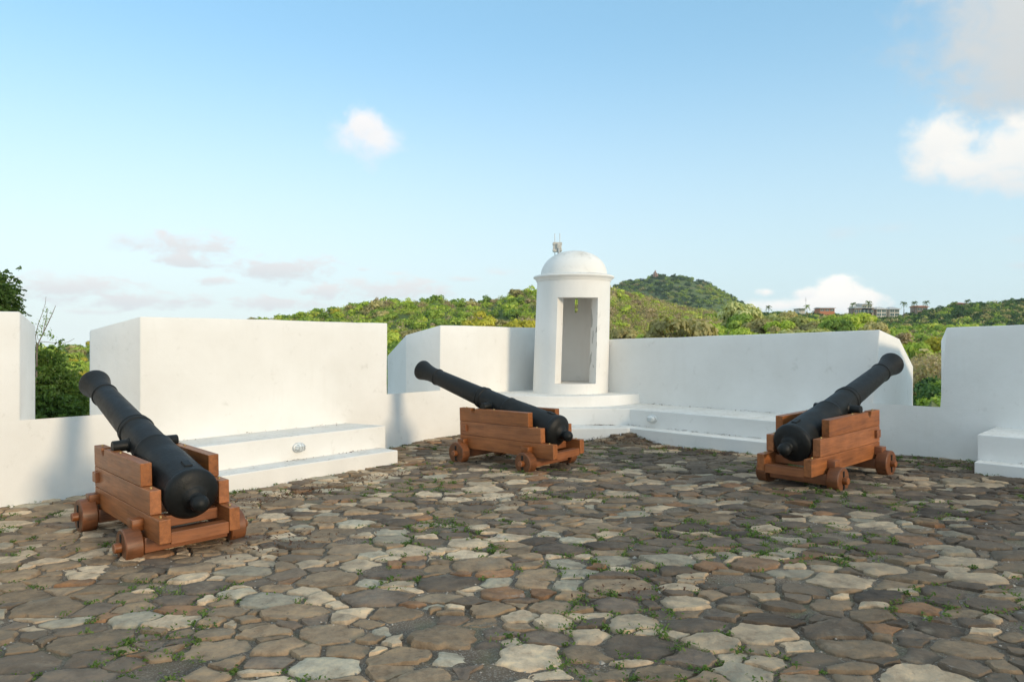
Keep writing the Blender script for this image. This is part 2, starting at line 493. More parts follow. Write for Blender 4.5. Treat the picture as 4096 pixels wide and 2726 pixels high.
lathe(bm, [(.60, 2.655), (.664, 2.655), (.668, 2.668), (.676, 2.685), (.694, 2.703), (.716, 2.716), (.722, 2.724), (.722, 2.738), (.716, 2.748), (.66, 2.768), (.60, 2.779), (.50, 2.785)], 96, Matrix.Translation((SX, SY, 0)), True)
o = obj('cornice', bm, M_box, None, 30); lean(o.data); child(o, sb)
bm = bmesh.new()
pr = [(.592, 2.772)] + [(.592 * math.cos(a) ** .92, 2.775 + .435 * math.sin(a)) for a in [R(90) * k / 16 for k in range(1, 16)]] + [(0, 3.21)]
lathe(bm, pr, 96, Matrix.Translation((SX, SY, 0)), True)
o = obj('dome', bm, M_box, None, 40); lean(o.data); child(o, sb)

# ---- radio aerial behind the sentry box
an = empty('antenna', (.866, 14.2, .69))
tag(an, 'small weathered aerial with two thin rods poking up behind the dome', 'antenna')
bm = bmesh.new(); lathe(bm, [(.022, .69), (.022, 3.42)], 12, Matrix.Translation((.89, 14.2, 0))); child(obj('pole', bm, M_antmetal, None, 40), an)
bm = bmesh.new()
box(bm, .785, .945, 14.21, 14.30, 3.30, 3.485, .008)
box(bm, .778, .815, 14.19, 14.31, 3.435, 3.478, .004); box(bm, .918, .955, 14.19, 14.31, 3.435, 3.478, .004)
box(bm, .778, .815, 14.19, 14.31, 3.315, 3.352, .004); box(bm, .918, .955, 14.19, 14.31, 3.315, 3.352, .004)
box(bm, .86, .92, 14.165, 14.21, 3.36, 3.46, .006)
child(obj('enclosure', bm, M_antbox), an)
for x in (.82, .916):
    bm = bmesh.new(); lathe(bm, [(.0065, 3.19), (.0065, 3.655)], 8, Matrix.Translation((x, 14.255, 0))); child(obj('rod', bm, M_antmetal, None, 40), an)

# ---- bulkhead lights on the benches
def onplane(n, d, u, v):
    t = d / (n[0] * (u - 2048) / FPX + n[1])
    return (t * (u - 2048) / FPX, t, H + t * (1363 - v) / FPX)
def bulkhead(p, n, label):
    ang = math.atan2(n[1], n[0])
    r = empty('bulkhead_light', p, (0, 0, ang))
    tag(r, label, 'light', 'bulkhead lights on the benches')
    MX = Matrix.Rotation(R(90), 4, 'Y') 
    def el(prof, sy=1.35):
        b = bmesh.new(); lathe(b, prof, 32, Matrix.Diagonal((1, sy, 1, 1)) @ MX); return b
    obj('back_plate', el([(.062, -.004), (.064, .018), (.060, .03), (.052, .034)]), M_lampmetal, r, 40)
    obj('glass', el([(.048, .03), (.047, .05), (.040, .068), (.025, .078), (0, .081)]), M_lampglass, r, 50)
    b = bmesh.new()
    for yy in (-.036, 0, .036):
        hh = math.sqrt(max(0, 1 - (yy / .066) ** 2)) * .050
        tube(b, [(.032, yy, -hh), (.07, yy, -hh * .85), (.088, yy, -hh * .4), (.09, yy, 0), (.088, yy, hh * .4), (.07, yy, hh * .85), (.032, yy, hh)], [.0045] * 7, 6)
    for zz in (-.016, .016):
        tube(b, [(.032, -.066, zz), (.07, -.06, zz), (.088, -.03, zz), (.091, 0, zz), (.088, .03, zz), (.07, .06, zz), (.032, .066, zz)], [.0045] * 7, 6)
    obj('cage', b, M_lampmetal, r, 50)
    return r
bulkhead(onplane(nL, DL + .864, 1193, 1788), nL, 'caged grey bulkhead light on the sunlit bench behind the nearest cannon')
bulkhead(onplane(nR, DR + .784, 2610, 1674), nR, 'caged grey bulkhead light on the shaded bench right of the sentry box')

# ------------------------------------------------------------------ cannons
W, TH, L1, L2, L3 = .2993, .0827, 1.2575, 1.4571, 1.6521
Z0, Z1, Z2, Z3 = .1926, .3716, .5554, .734
WR, WF, YW, RR, RF = 1.285, .075, .455, .133, .145
XT, ZT, YT, EL = -.4154, .7773, .266, .268
def cheek(side):
    bm = bmesh.new()
    for (l, za, zb) in ((L3, Z0, Z1), (L2, Z1, Z2), (L1, Z2, Z3)):
        y0, y1 = sorted((side * W, side * (W - TH)))
        if za == Z2:
            # top plank with the trunnion notch near its front
            t = bmesh.new()
            xs = [0.0]
            prof = [(0, zb)]
            nx, nr = -.262, .042
            prof += [(nx + nr, zb)]
            for k in range(1, 8): prof.append((nx + nr * math.cos(math.pi * k / 8), zb - .012 - nr * 1.25 * math.sin(math.pi * k / 8)))
            prof += [(nx - nr, zb), (-l, zb), (-l, za + .0015), (0, za + .0015)]
            a = [t.verts.new((x, y0, z)) for x, z in prof]; b = [t.verts.new((x, y1, z)) for x, z in prof]
            t.faces.new(a); t.faces.new(list(reversed(b)))
            for i in range(len(prof)):
                j = (i + 1) % len(prof); t.faces.new([a[i], a[j], b[j], b[i]])
            bmesh.ops.recalc_face_normals(t, faces=t.faces)
            ed = [e for e in t.edges if e.calc_face_angle(0) > R(50)]
            bmesh.ops.bevel(t, geom=ed, offset=.004, segments=2, affect='EDGES', profile=.5)
            join(bm, t)
        else:
            box(bm, -l, 0, y0, y1, za + .0015, zb - .0015, .005)
    return bm

def make_cannon():
    r = empty('cannon')
    for s in (1, -1):
        ck = obj('cheek', cheek(s), M_wood, r)
        b = bmesh.new()
        y0, y1 = sorted((s * (W - .02), s * (W + .032)))
        box(b, -.145, -.045, y0, y1, .425, .515, .006)
        obj('transom_end', b, M_woodY, ck)
        for (x, z) in ((-.10, Z3), (-.62, Z3), (-1.36, Z2), (-1.56, Z1)):
            b = bmesh.new()
            lathe(b, [(.009, z - .01), (.009, z + .008), (.006, z + .012), (0, z + .013)], 10, Matrix.Translation((x, s * (W - TH / 2), 0)))
            obj('bolt', b, M_brass, ck, 40)
    for x, rad in ((-WR, RR), (-WF, RF)):
        b = bmesh.new()
        rear = x < -.5
        box(b, x - .085, x + .085, -.315, .315, .075, Z0 - .002, .006)
        for s in (1, -1):
            y0, y1 = sorted((s * (W - .01), s * (W + .085)))
            box(b, x - .03 if rear else x - .075, x + .085 if rear else x + .04, y0, y1, Z0 + .045, Z0 + .135, .006)
            lathe(b, [(.052, .30), (.040, YW - .02), (.037, YW + .046), (.032, YW + .052)], 20, Matrix.Translation((x, 0, rad)) @ Matrix.Rotation(R(-90 * s), 4, 'X'))
        ax = obj('axle', b, M_woodY, r, 35)
        for s in (1, -1):
            b = bmesh.new()
            lathe(b, [(.045, YW - .125), (rad - .008, YW - .125), (rad - .001, YW - .118), (rad, YW - .06), (rad - .001, YW - .007), (rad - .008, YW), (.045, YW)], 44,
                  Matrix.Translation((x, 0, rad)) @ Matrix.Rotation(R(-90 * s), 4, 'X'))
            wh = obj('wheel', b, M_wheel, r, 35)
            b = bmesh.new()
            y0, y1 = sorted((s * (YW - .012), s * (YW + .007)))
            box(b, x - .015, x + .015, y0, y1, rad - .098, rad + .098, .003)
            obj('linchpin', b, M_iron, wh)
    b = bmesh.new(); box(b, -1.43, -1.33, -(W - TH) + .001, W - TH - .001, Z0 + .065, Z0 + .15, .005); obj('stool_bed', b, M_woodY, r)
    b = bmesh.new(); box(b, -1.645, -1.545, -(W - TH) + .001, W - TH - .001, Z0 - .015, Z0 + .075, .005); obj('rear_transom', b, M_woodY, r)
    b = bmesh.new(); box(b, -.125, -.06, -(W - TH) + .001, W - TH - .001, Z1 - .10, Z2 - .02, .005); obj('front_transom', b, M_woodY, r)
    # barrel, lathed about the bore axis
    prof = [(0, -1.328), (.028, -1.324), (.050, -1.308), (.064, -1.285), (.068, -1.262), (.062, -1.235), (.050, -1.215), (.047, -1.20), (.056, -1.185), (.082, -1.172), (.088, -1.165),
            (.094, -1.160), (.100, -1.156), (.135, -1.146), (.162, -1.134), (.180, -1.122), (.195, -1.112), (.203, -1.10), (.206, -1.085), (.205, -1.058), (.200, -1.048), (.1965, -1.043),
            (.193, -.98), (.174, -.55), (.157, -.265), (.160, -.258), (.163, -.245), (.163, -.228), (.158, -.218), (.149, -.212), (.148, -.10), (.1415, .215), (.150, .222), (.153, .232), (.152, .246),
            (.142, .252), (.141, .285), (.146, .291), (.146, .303), (.138, .312), (.131, .318), (.128, .45), (.112, 1.22), (.121, 1.228), (.1225, 1.238), (.120, 1.248), (.110, 1.256),
            (.108, 1.32), (.111, 1.40), (.122, 1.48), (.137, 1.545), (.145, 1.578), (.147, 1.595), (.144, 1.610), (.136, 1.617), (.118, 1.620), (.066, 1.620), (.062, 1.615), (.060, 1.0), (0, 1.0)]
    MB = Matrix.Translation((XT, 0, ZT)) @ Matrix.Rotation(R(90) - EL, 4, 'Y')
    b = bmesh.new(); lathe(b, prof, 64, MB, False)
    br = obj('barrel', b, M_iron, r, 28)
    for s in (1, -1):
        b = bmesh.new()
        lathe(b, [(.066, .10), (.064, .145), (.049, .155), (.047, YT - .006), (.043, YT), (0, YT)], 28, Matrix.Translation((XT, 0, ZT - .012)) @ Matrix.Rotation(R(-90 * s), 4, 'X'))
        obj('trunnion', b, M_iron, br, 35)
    b = bmesh.new()
    box(b, .177, .203, -.03, .03, -1.0, -.90, .006, mtx=MB @ Matrix.Rotation(R(180), 4, 'Z'))
    obj('vent_patch', b, M_iron, br)
    return r

def copy_tree(o, parent=None):
    c = o.copy(); COL.objects.link(c)
    if parent: c.parent = parent
    for ch in o.children: copy_tree(ch, c)
    return c

POSES = [(-3.4727, 6.8126, 2.3289, -.0493, .0107, -.0237), (-.4856, 10.3106, 2.3798, -.0244, -.0068, -.0308), (4.0306, 8.7864, .7323, .0795, .0247, .0057)]
CL = ['nearest black iron cannon, its muzzle reaching into the left notch of the sunlit wall',
      'farthest black iron cannon on a wooden carriage, in front of the sentry box steps',
      'black iron cannon on a wooden carriage, aimed through the gap in the shaded right wall']
can0 = make_cannon()
for i, (x, y, th, dz, pi_, ro) in enumerate(POSES):
    c = can0 if i == 0 else copy_tree(can0)
    c.location = (x, y, dz); c.rotation_euler = (ro, -pi_, th)
    tag(c, CL[i], 'cannon', 'ship cannons on the fort terrace')

# ------------------------------------------------------------------ paving
def paving():
    xs, ys = (-9.5, 8.5), (-1.5, 14.0)
    xs, ys = (-8.5, 8.0), (-.5, 13.6)
    seeds, rads, gridd = [], [], {}
    for size, tries in ((.185, 700), (.15, 3000), (.115, 12000), (.08, 34000), (.05, 34000)):
        for _ in range(tries):
            x, y = NR.uniform(*xs), NR.uniform(*ys); r = size * NR.uniform(.85, 1.15)
            if size > .17 and y > 8: continue
            gi, gj = int(x // .5), int(y // .5)
            ok = True
            for a in (-1, 0, 1):
                for b_ in (-1, 0, 1):
                    for k in gridd.get((gi + a, gj + b_), ()):
                        if (seeds[k][0] - x) ** 2 + 1.75 * (seeds[k][1] - y) ** 2 < (.93 * (rads[k] + r)) ** 2: ok = False; break
                    if not ok: break
                if not ok: break
            if ok:
                gridd.setdefault((gi, gj), []).append(len(seeds)); seeds.append((x, y)); rads.append(r)
    seeds = np.array(seeds); rads = np.array(rads)
    keep = (seeds @ nL > DL - .5) & (seeds @ nR > DR - .5)
    seeds = seeds[keep]; rads = rads[keep]
    wgt = rads ** 2
    AN = np.array([1.0, 1.32])                # stones a little longer across the view
    P = seeds * AN
    cell = .5
    grid = {}
    for k, (x, y) in enumerate(P): grid.setdefault((int(math.floor(x / cell)), int(math.floor(y / cell))), []).append(k)
    V, F, C = [], [], []
    def warp(q): return np.array(q) + np.array([.060 * noise.noise((q[0] * 3.1, q[1] * 3.1, 1.5)) + .030 * noise.noise((q[0] * 8, q[1] * 8, 5.5)), .050 * noise.noise((q[0] * 3.1, q[1] * 3.1, 11.5)) + .026 * noise.noise((q[0] * 8, q[1] * 8, 15.5))])
    joints = []
    for k in range(len(P)):
        px, py = P[k]
        gx, gy = int(math.floor(px / cell)), int(math.floor(py / cell))
        poly = [(px - .45, py - .45), (px + .45, py - .45), (px + .45, py + .45), (px - .45, py + .45)]
        for a in (-1, 0, 1):
            for b in (-1, 0, 1):
                for m in grid.get((gx + a, gy + b), ()):
                    if m == k: continue
                    qx, qy = P[m]; dx, dy = qx - px, qy - py
                    d2 = dx * dx + dy * dy
                    if d2 > .81: continue
                    off = .5 * (d2 + wgt[k] - wgt[m])   # power diagram
                    out = []
                    n = len(poly)
                    for i in range(n):
                        x0, y0 = poly[i]; x1, y1 = poly[(i + 1) % n]
                        e0 = (x0 - px) * dx + (y0 - py) * dy - off; e1 = (x1 - px) * dx + (y1 - py) * dy - off
                        if e0 <= 0: out.append((x0, y0))
                        if e0 * e1 < 0:
                            t = e0 / (e0 - e1); out.append((x0 + t * (x1 - x0), y0 + t * (y1 - y0)))
                    poly = out
                    if len(poly) < 3: break
                if len(poly) < 3: break
            if len(poly) < 3: break
        if len(poly) < 3: continue
        pts = np.array(poly) / AN
        pc = pts.mean(0)
        A = .5 * abs(np.sum(pts[:, 0] * np.roll(pts[:, 1], -1) - pts[:, 1] * np.roll(pts[:, 0], -1)))
        c = pts.mean(0)
        for i_ in range(len(pts)):
            q0, q1 = pts[i_], pts[(i_ + 1) % len(pts)]
            joints.append(warp(q0)); joints.append(warp(q0 + (q1 - q0) * NR.uniform(.2, .8)))
        if A < .004: continue
        if NR.rand() < .03: continue                    # missing stone: earth and weeds
        # resample boundary, shrink for the joint, roughen and round the corners
        gap = NR.uniform(.002, .016)
        seg = np.roll(pts, -1, 0) - pts
        ln = np.hypot(seg[:, 0], seg[:, 1]); per = ln.sum()
        nb = int(np.clip(per / .026, 16, 56))
        tt = (np.arange(nb) + .5) / nb * per
        cum = np.concatenate([[0], np.cumsum(ln)])
        ring = []
        for t in tt:
            i = min(int(np.searchsorted(cum, t, 'right')) - 1, len(pts) - 1)
            ring.append(pts[i] + seg[i] * ((t - cum[i]) / max(ln[i], 1e-6)))
        ring = np.array(ring)
        ring = np.array([warp(q) for q in ring])
        c = ring.mean(0)
        for _ in range(0): ring = .25 * np.roll(ring, 1, 0) + .5 * ring + .25 * np.roll(ring, -1, 0)
        d = ring - c; rr = np.hypot(d[:, 0], d[:, 1])[:, None]
        ph = NR.uniform(0, 99)
        rough = np.array([noise.noise((q[0] * 9, q[1] * 9, ph)) + .7 * noise.noise((q[0] * 24, q[1] * 24, ph)) + .5 * noise.noise((q[0] * 55, q[1] * 55, ph)) for q in ring])[:, None]
        ring = c + d * (np.clip(rr - gap - np.minimum(.030, .16 * rr) * np.abs(rough) - .006 * rough, .015, None) / rr)
        base = gz(*c)
        hgt = NR.uniform(.001, .020); tx, ty = NR.normal(0, .030, 2)
        dome = NR.uniform(-.003, .009)
        # colour
        x, y = c
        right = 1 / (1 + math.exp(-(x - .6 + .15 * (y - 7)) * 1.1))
        u = NR.rand()
        patch = noise.noise((x * .55, y * .55, 3.3))
        pl = .20 + .12 * patch
        if u < pl: col = np.array([.62, .50, .365]) * NR.uniform(.75, 1.15)
        elif u < pl + .07: col = np.array([.46, .42, .335]) * NR.uniform(.75, 1.1)
        elif u < pl + .13: col = np.array([.34, .195, .11]) * NR.uniform(.7, 1.1)
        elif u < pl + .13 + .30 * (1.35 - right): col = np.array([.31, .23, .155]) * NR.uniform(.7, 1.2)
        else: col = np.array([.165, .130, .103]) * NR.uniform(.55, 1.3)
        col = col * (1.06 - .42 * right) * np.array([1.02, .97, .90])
        edge = NR.uniform(.90, .97)
        rings = [(1.0, -.035), (.99, hgt * .5 - .003), (edge, hgt), (.62, hgt + dome * .7), (.3, hgt + dome)]
        v0 = len(V)
        for q, (f, z) in enumerate(rings):
            for p in ring:
                w = c + (p - c) * f
                zz = base + z + (tx * (w[0] - c[0]) + ty * (w[1] - c[1])) * (q > 0)
                if q > 1: zz += .009 * noise.noise((w[0] * 8, w[1] * 8, ph)) + .005 * noise.noise((w[0] * 26, w[1] * 26, ph))
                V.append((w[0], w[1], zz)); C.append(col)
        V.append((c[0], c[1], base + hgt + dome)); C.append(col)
        for q in range(len(rings) - 1):
            for i in range(nb):
                j = (i + 1) % nb
                F.append((v0 + q * nb + i, v0 + q * nb + j, v0 + (q + 1) * nb + j, v0 + (q + 1) * nb + i))
        for i in range(nb): F.append((v0 + 4 * nb + i, v0 + 4 * nb + (i + 1) % nb, len(V) - 1))
    me = bpy.data.meshes.new('terrace_paving')
    me.from_pydata(V, [], F)
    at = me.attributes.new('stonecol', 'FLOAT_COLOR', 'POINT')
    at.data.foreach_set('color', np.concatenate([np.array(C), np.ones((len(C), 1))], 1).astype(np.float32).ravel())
    return me, np.array(joints)

m, nt, b = newmat('paving_stone')
p = geom(nt)
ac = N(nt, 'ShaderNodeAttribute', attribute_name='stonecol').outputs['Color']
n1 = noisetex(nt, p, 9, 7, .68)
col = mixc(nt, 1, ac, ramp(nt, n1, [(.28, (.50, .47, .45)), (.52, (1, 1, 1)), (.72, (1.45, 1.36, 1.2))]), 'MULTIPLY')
dust = ramp(nt, noisetex(nt, mapping(nt, p, (1, 1, 1), (2, 5, 0)), .75, 7, .62), [(.44, (0, 0, 0)), (.66, (1, 1, 1))])
col = mixc(nt, mth(nt, 'MULTIPLY', dust, .55), col, (.225, .172, .118))
lich = ramp(nt, noisetex(nt, p, 4.3, 6, .72), [(.56, (0, 0, 0)), (.68, (1, 1, 1))])
col = mixc(nt, mth(nt, 'MULTIPLY', lich, .45), col, (.32, .265, .195))
dk = ramp(nt, noisetex(nt, p, 21, 5, .7), [(.60, (0, 0, 0)), (.70, (1, 1, 1))])
col = mixc(nt, mth(nt, 'MULTIPLY', dk, .45), col, (.07, .06, .05))
pale = ramp(nt, noisetex(nt, mapping(nt, p, (1, 1, 1), (7, 2, 0)), 2.1, 6, .7, .4), [(.66, (0, 0, 0)), (.70, (1, 1, 1))])
col = mixc(nt, mth(nt, 'MULTIPLY', pale, .5), col, (.48, .46, .42))
nt.links.new(col, b.inputs['Base Color'])
b.inputs['Roughness'].default_value = .85; b.inputs['Specular IOR Level'].default_value = .3
bump(nt, mth(nt, 'ADD', n1, mth(nt, 'MULTIPLY', noisetex(nt, p, 70, 4, .7), .35)), .7, .02, b)
M_stone = m
pm, joints = paving()
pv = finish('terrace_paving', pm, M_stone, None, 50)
tag(pv, 'irregular fieldstone paving of the fort terrace', None, None, 'structure')

# soil and grit between the stones
m, nt, b = newmat('joint_earth')
p = geom(nt)
col = ramp(nt, noisetex(nt, p, 3.0, 6, .7), [(.3, (.10, .072, .050)), (.55, (.19, .142, .098)), (.75, (.30, .24, .17))])
gr = ramp(nt, noisetex(nt, p, 95, 3, .7), [(.52, (0, 0, 0)), (.62, (1, 1, 1))])
col = mixc(nt, mth(nt, 'MULTIPLY', gr, .5), col, (.48, .43, .36))
mo = ramp(nt, noisetex(nt, p, 1.7, 5, .7), [(.52, (0, 0, 0)), (.66, (1, 1, 1))])
col = mixc(nt, mth(nt, 'MULTIPLY', mo, .5), col, (.13, .14, .06))
nt.links.new(col, b.inputs['Base Color']); b.inputs['Roughness'].default_value = .95
bump(nt, noisetex(nt, p, 80, 5, .75), .9, .02, b)
M_earth = m
bm = bmesh.new()
gx = [(-11 + .25 * i) for i in range(85)]; gy = [(-4 + .25 * j) for j in range(76)]
vv = {}
for i, x in enumerate(gx):
    for j, y in enumerate(gy):
        if nL @ (x, y) > DL - .9 and nR @ (x, y) > DR - .9:
            vv[i, j] = bm.verts.new((x, y, gz(x, y) - .003 + .007 * noise.noise((x * 2.1, y * 2.1, 0))))
for (i, j) in list(vv):
    if all(k in vv for k in ((i + 1, j), (i, j + 1), (i + 1, j + 1))):
        bm.faces.new([vv[i, j], vv[i + 1, j], vv[i + 1, j + 1], vv[i, j + 1]])
tag(obj('terrace_ground', bm, M_earth, None, 60), 'sandy earth in the paving joints', None, None, 'structure')

# ------------------------------------------------------------------ small loose cover on the terrace
def quads_mesh(name, V4, tint=None, col=None):
    n = len(V4)
    me = bpy.data.meshes.new(name)
    me.vertices.add(n * 4); me.vertices.foreach_set('co', np.ascontiguousarray(V4, np.float32).ravel())
    me.loops.add(n * 4); me.loops.foreach_set('vertex_index', np.arange(n * 4, dtype=np.int32))
    me.polygons.add(n); me.polygons.foreach_set('loop_start', np.arange(0, n * 4, 4, dtype=np.int32))
    try: me.polygons.foreach_set('loop_total', np.full(n, 4, np.int32))
    except Exception: pass
    me.update(calc_edges=True)
    if tint is not None:
        a = me.attributes.new('tint', 'FLOAT', 'FACE'); a.data.foreach_set('value', np.asarray(tint, np.float32))
    if col is not None:
        a = me.attributes.new('leafcol', 'FLOAT_COLOR', 'FACE')
        a.data.foreach_set('color', np.concatenate([col, np.ones((n, 1))], 1).astype(np.float32).ravel())
    return me

def leaf_quads(pos, nrm, size, rs, aspect=1.0):
    """one quad per leaf, centred on pos, facing nrm"""
    n = len(pos)
    nrm = nrm / np.maximum(np.linalg.norm(nrm, axis=1, keepdims=True), 1e-6)
    r = rs.normal(size=(n, 3)); a = np.cross(nrm, r); a /= np.maximum(np.linalg.norm(a, axis=1, keepdims=True), 1e-6)
    b = np.cross(nrm, a)
    s = np.asarray(size).reshape(-1, 1) * .5
    a = a * s; b = b * s * aspect
    return np.stack([pos - a - .25 * b, pos - .25 * a - b, pos + a + .2 * b, pos + .2 * a + b], 1)

M_weed = leafmat('weed_leaf', [(.0, (.05, .10, .02)), (.5, (.12, .20, .04)), (1, (.28, .29, .09))], trans=.4)
W4, WT = [], []
rs = np.random.RandomState(5)
jn = joints[(joints[:, 1] > 1.5)]
msk = np.array([noise.noise((q[0] * .8, q[1] * .8, 9)) + .55 * noise.noise((q[0] * 3, q[1] * 3, 2)) + .06 * q[0] * .3 for q in jn])
pick = jn[msk + rs.uniform(-.25, .25, len(jn)) > .17]
pick = pick[rs.rand(len(pick)) < .26]
edge = []
for P_, a_, b_, off in ((PR, -9.2, -4.1, -1.07), (PR, -4.0, -2.45, -.02), (PR, -2.35, -.5, -1.02), (PL, 4.2, 6.6, -1.22), (PL, 1.8, 3.9, -.02), (PL, 6.75, 9.2, -.02)):
    for k_ in range(int((b_ - a_) / .07)):
        if rs.rand() < .30: edge.append(P_(a_ + k_ * .07 + rs.uniform(-.04, .04), off - abs(rs.normal(0, .02))))
pick = np.concatenate([pick, np.array(edge)])
for q in pick:
    k = rs.randint(5, 26); sp = rs.uniform(.010, .034)
    h = rs.uniform(.008, .035)
    pos = np.zeros((k, 3)); pos[:, 0] = q[0] + rs.normal(0, sp, k); pos[:, 1] = q[1] + rs.normal(0, sp, k)
    pos[:, 2] = gz(*q) + .004 + rs.uniform(0, 1, k) * h
    W4.append(leaf_quads(pos, rs.normal(size=(k, 3)) * .8 + [0, -.1, .8], rs.uniform(.010, .028, k), rs, .6)); WT.append(np.clip(rs.normal(rs.uniform(.2, .8), .15, k), 0, 1))
W4 = np.concatenate(W4); WT = np.concatenate(WT)
tag(finish('weeds', quads_mesh('weeds', W4, WT), M_weed), 'small green weeds growing in the paving joints', 'weeds', None, 'stuff')
# dry leaf litter by the walls
LQ, LT = [], []
for (cx, cy, sx, sy, rot, n) in ((1.75, 11.45, .75, .10, 0, 1300), (-2.35, 7.85, .50, .16, 49, 700), (-1.6, 8.85, .5, .08, 49, 160), (2.6, 10.55, .8, .07, -47, 350), (.05, 7.5, .5, .18, 20, 160), (.9, 4.6, .35, .12, 10, 100), (-1.9, 5.9, .35, .22, 10, 220), (5.2, 9.0, .7, .12, -46, 200)):
    a = rs.normal(0, sx, n); c = rs.normal(0, sy, n); t = R(rot)
    pos = np.stack([cx + a * math.cos(t) - c * math.sin(t), cy + a * math.sin(t) + c * math.cos(t), np.zeros(n)], 1)
    pos[:, 2] = [gz(u, v) + rs.uniform(.012, .035) for u, v in pos[:, :2]]
    LQ.append(leaf_quads(pos, rs.normal(size=(n, 3)) * .45 + [0, 0, 1], rs.uniform(.012, .04, n), rs, .5)); LT.append(rs.rand(n))
def tread_litter(P_, a_, b_, off, sd, z, n):
    ss = rs.uniform(a_, b_, n); clump = np.array([noise.noise((v * 2.3, off * 5, z * 9)) for v in ss]); ss = ss[clump > rs.uniform(-.25, .25, n)]; n = len(ss)
    pos = np.array([(*P_(v, off + abs(rs.normal(0, sd)) * -1), z + rs.uniform(.004, .014)) for v in ss])
    LQ.append(leaf_quads(pos, rs.normal(size=(n, 3)) * .3 + [0, 0, 1], rs.uniform(.010, .034, n), rs, .5)); LT.append(rs.rand(n))
tread_litter(PR, -9.1, -4.1, -.80, .025, .242, 520)
tread_litter(PR, -9.1, -4.1, -.02, .05, .532, 260)
tread_litter(PR, -2.35, 1.5, -.82, .025, .256, 200)
tread_litter(PL, 4.0, 6.6, -.88, .03, .150, 150)
tread_litter(PL, 4.0, 6.6, -.03, .12, .425, 150)
tread_litter(lambda a, t: (a, 12.06 - .10 * (a - 1.4) + t), .9, 1.85, -.03, .05, .243, 320)
M_litter = leafmat('dry_leaf', [(.1, (.06, .030, .020)), (.5, (.12, .062, .036)), (.9, (.22, .14, .085))], trans=.1)
tag(finish('leaf_litter', quads_mesh('leaf_litter', np.concatenate(LQ), np.concatenate(LT)), M_litter), 'brown dry leaf litter blown against the steps', 'leaf litter', None, 'stuff')
# grit
G4, GT = [], []
n = 9000
ji = jn[rs.randint(0, len(jn), n)]
pos = np.stack([ji[:, 0] + rs.normal(0, .035, n), ji[:, 1] + rs.normal(0, .035, n), np.zeros(n)], 1)
pos = pos[pos[:, 1] < 7.5]
n = len(pos)
pos[:, 2] = [gz(u, v) for u, v in pos[:, :2]]
sz = rs.uniform(.003, .009, n) * np.where(rs.rand(n) < .04, 2.3, 1)
pv_ = []
octv = np.array([[1, 0, 0], [0, 1, 0], [-1, 0, 0], [0, -1, 0], [0, 0, .8], [0, 0, -.8]])
V = (pos[:, None, :] + octv[None] * sz[:, None, None] * rs.uniform(.7, 1.3, (n, 6, 1))).reshape(-1, 3)
F = []
for k in range(n):
    o6 = k * 6
    for a, c in ((0, 1), (1, 2), (2, 3), (3, 0)): F += [(o6 + a, o6 + c, o6 + 4), (o6 + c, o6 + a, o6 + 5)]
me = bpy.data.meshes.new('grit'); me.from_pydata(V.tolist(), [], F)
M_grit = simple('pale_grit', (.34, .31, .27), .9, 0, 40, .5)
tag(finish('gravel', me, M_grit), 'pale grit lying in the joints', 'gravel', None, 'stuff')

# ------------------------------------------------------------------ land beyond the fort
FP = 1713.4               # focal length in the 2356-wide view the profiles were read in
def prof(tab):
    xs = [(a - 1178) / FP for a, b in tab]; es = [(784 - b) / FP for a, b in tab]
    return lambda t: float(np.interp(t, xs, es))
EF = prof([(-900, 850), (-400, 842), (0, 838), (150, 832), (250, 826), (450, 800), (800, 772), (1000, 758), (1200, 752), (1400, 768), (1480, 756), (1560, 732), (1640, 722), (1700, 708), (1740, 714), (1800, 718), (1870, 708), (1920, 713), (1960, 710), (2000, 724), (2040, 744), (2080, 757), (2150, 762), (2356, 772), (2800, 780)])
EM = prof([(-900, 800), (-400, 800), (0, 798), (120, 795), (200, 792), (300, 775), (450, 752), (600, 731), (700, 721), (790, 708), (830, 699), (890, 688), (950, 693), (1010, 683), (1060, 693), (1100, 691), (1150, 683), (1200, 666), (1260, 665), (1330, 667), (1405, 671), (1470, 685), (1560, 707), (1640, 717), (1700, 726), (1760, 738), (1900, 742), (2100, 748), (2356, 756), (2800, 760)])
EH = prof([(-900, 812), (0, 812), (600, 790), (1200, 765), (1500, 735), (1650, 722), (1720, 719), (1800, 716), (1880, 720), (1900, 724), (1925, 718), (1955, 727), (2000, 729), (2070, 728), (2095, 720), (2110, 718), (2150, 708), (2200, 701), (2250, 696), (2330, 688), (2356, 688), (2500, 680), (2800, 690)])
CAN, CANM, CANH = 4.6, 2.5, 3.2                 # canopy heights
_EM = EM
EM = lambda t: _EM(t) + (9 + 10 * math.exp(-((t * FP + 1178 - 1370) / 130) ** 2)) / FP
_EH = EH
EH = lambda t: _EH(t) + 5 / FP
def terr(x, Y):
    t = x / Y
    zc = [-10.0, -8.5, H + 75 * (EF(t) - .028) - CAN, H + 120 * EF(t) - CAN, H + 120 * EF(t) - CAN - 5, H + 230 * EM(t) - CANM, H + 230 * EM(t) - CANM - 8, H + 400 * EH(t) - CANH, H + 400 * EH(t) - 30]
    zc[1] = -8.5 + 7.6 * math.exp(-((t - .565) / .07) ** 2)
    zc[2] += 3.2 * math.exp(-((t - .565) / .05) ** 2)
    zc[0] = zc[1] - 1.0
    ys = [14, 26, 75, 120, 150, 230, 280, 400, 640]
    # smooth interpolation in depth
    if Y <= ys[0]: return zc[0]
    if Y >= ys[-1]: return zc[-1]
    k = int(np.searchsorted(ys, Y)) - 1
    f = (Y - ys[k]) / (ys[k + 1] - ys[k]); f = f * f * (3 - 2 * f) * .6 + f * .4
    return zc[k] + (zc[k + 1] - zc[k]) * f + .7 * noise.noise((x * .03, Y * .03, 4))
ts = np.linspace(-1.15, 1.15, 150)
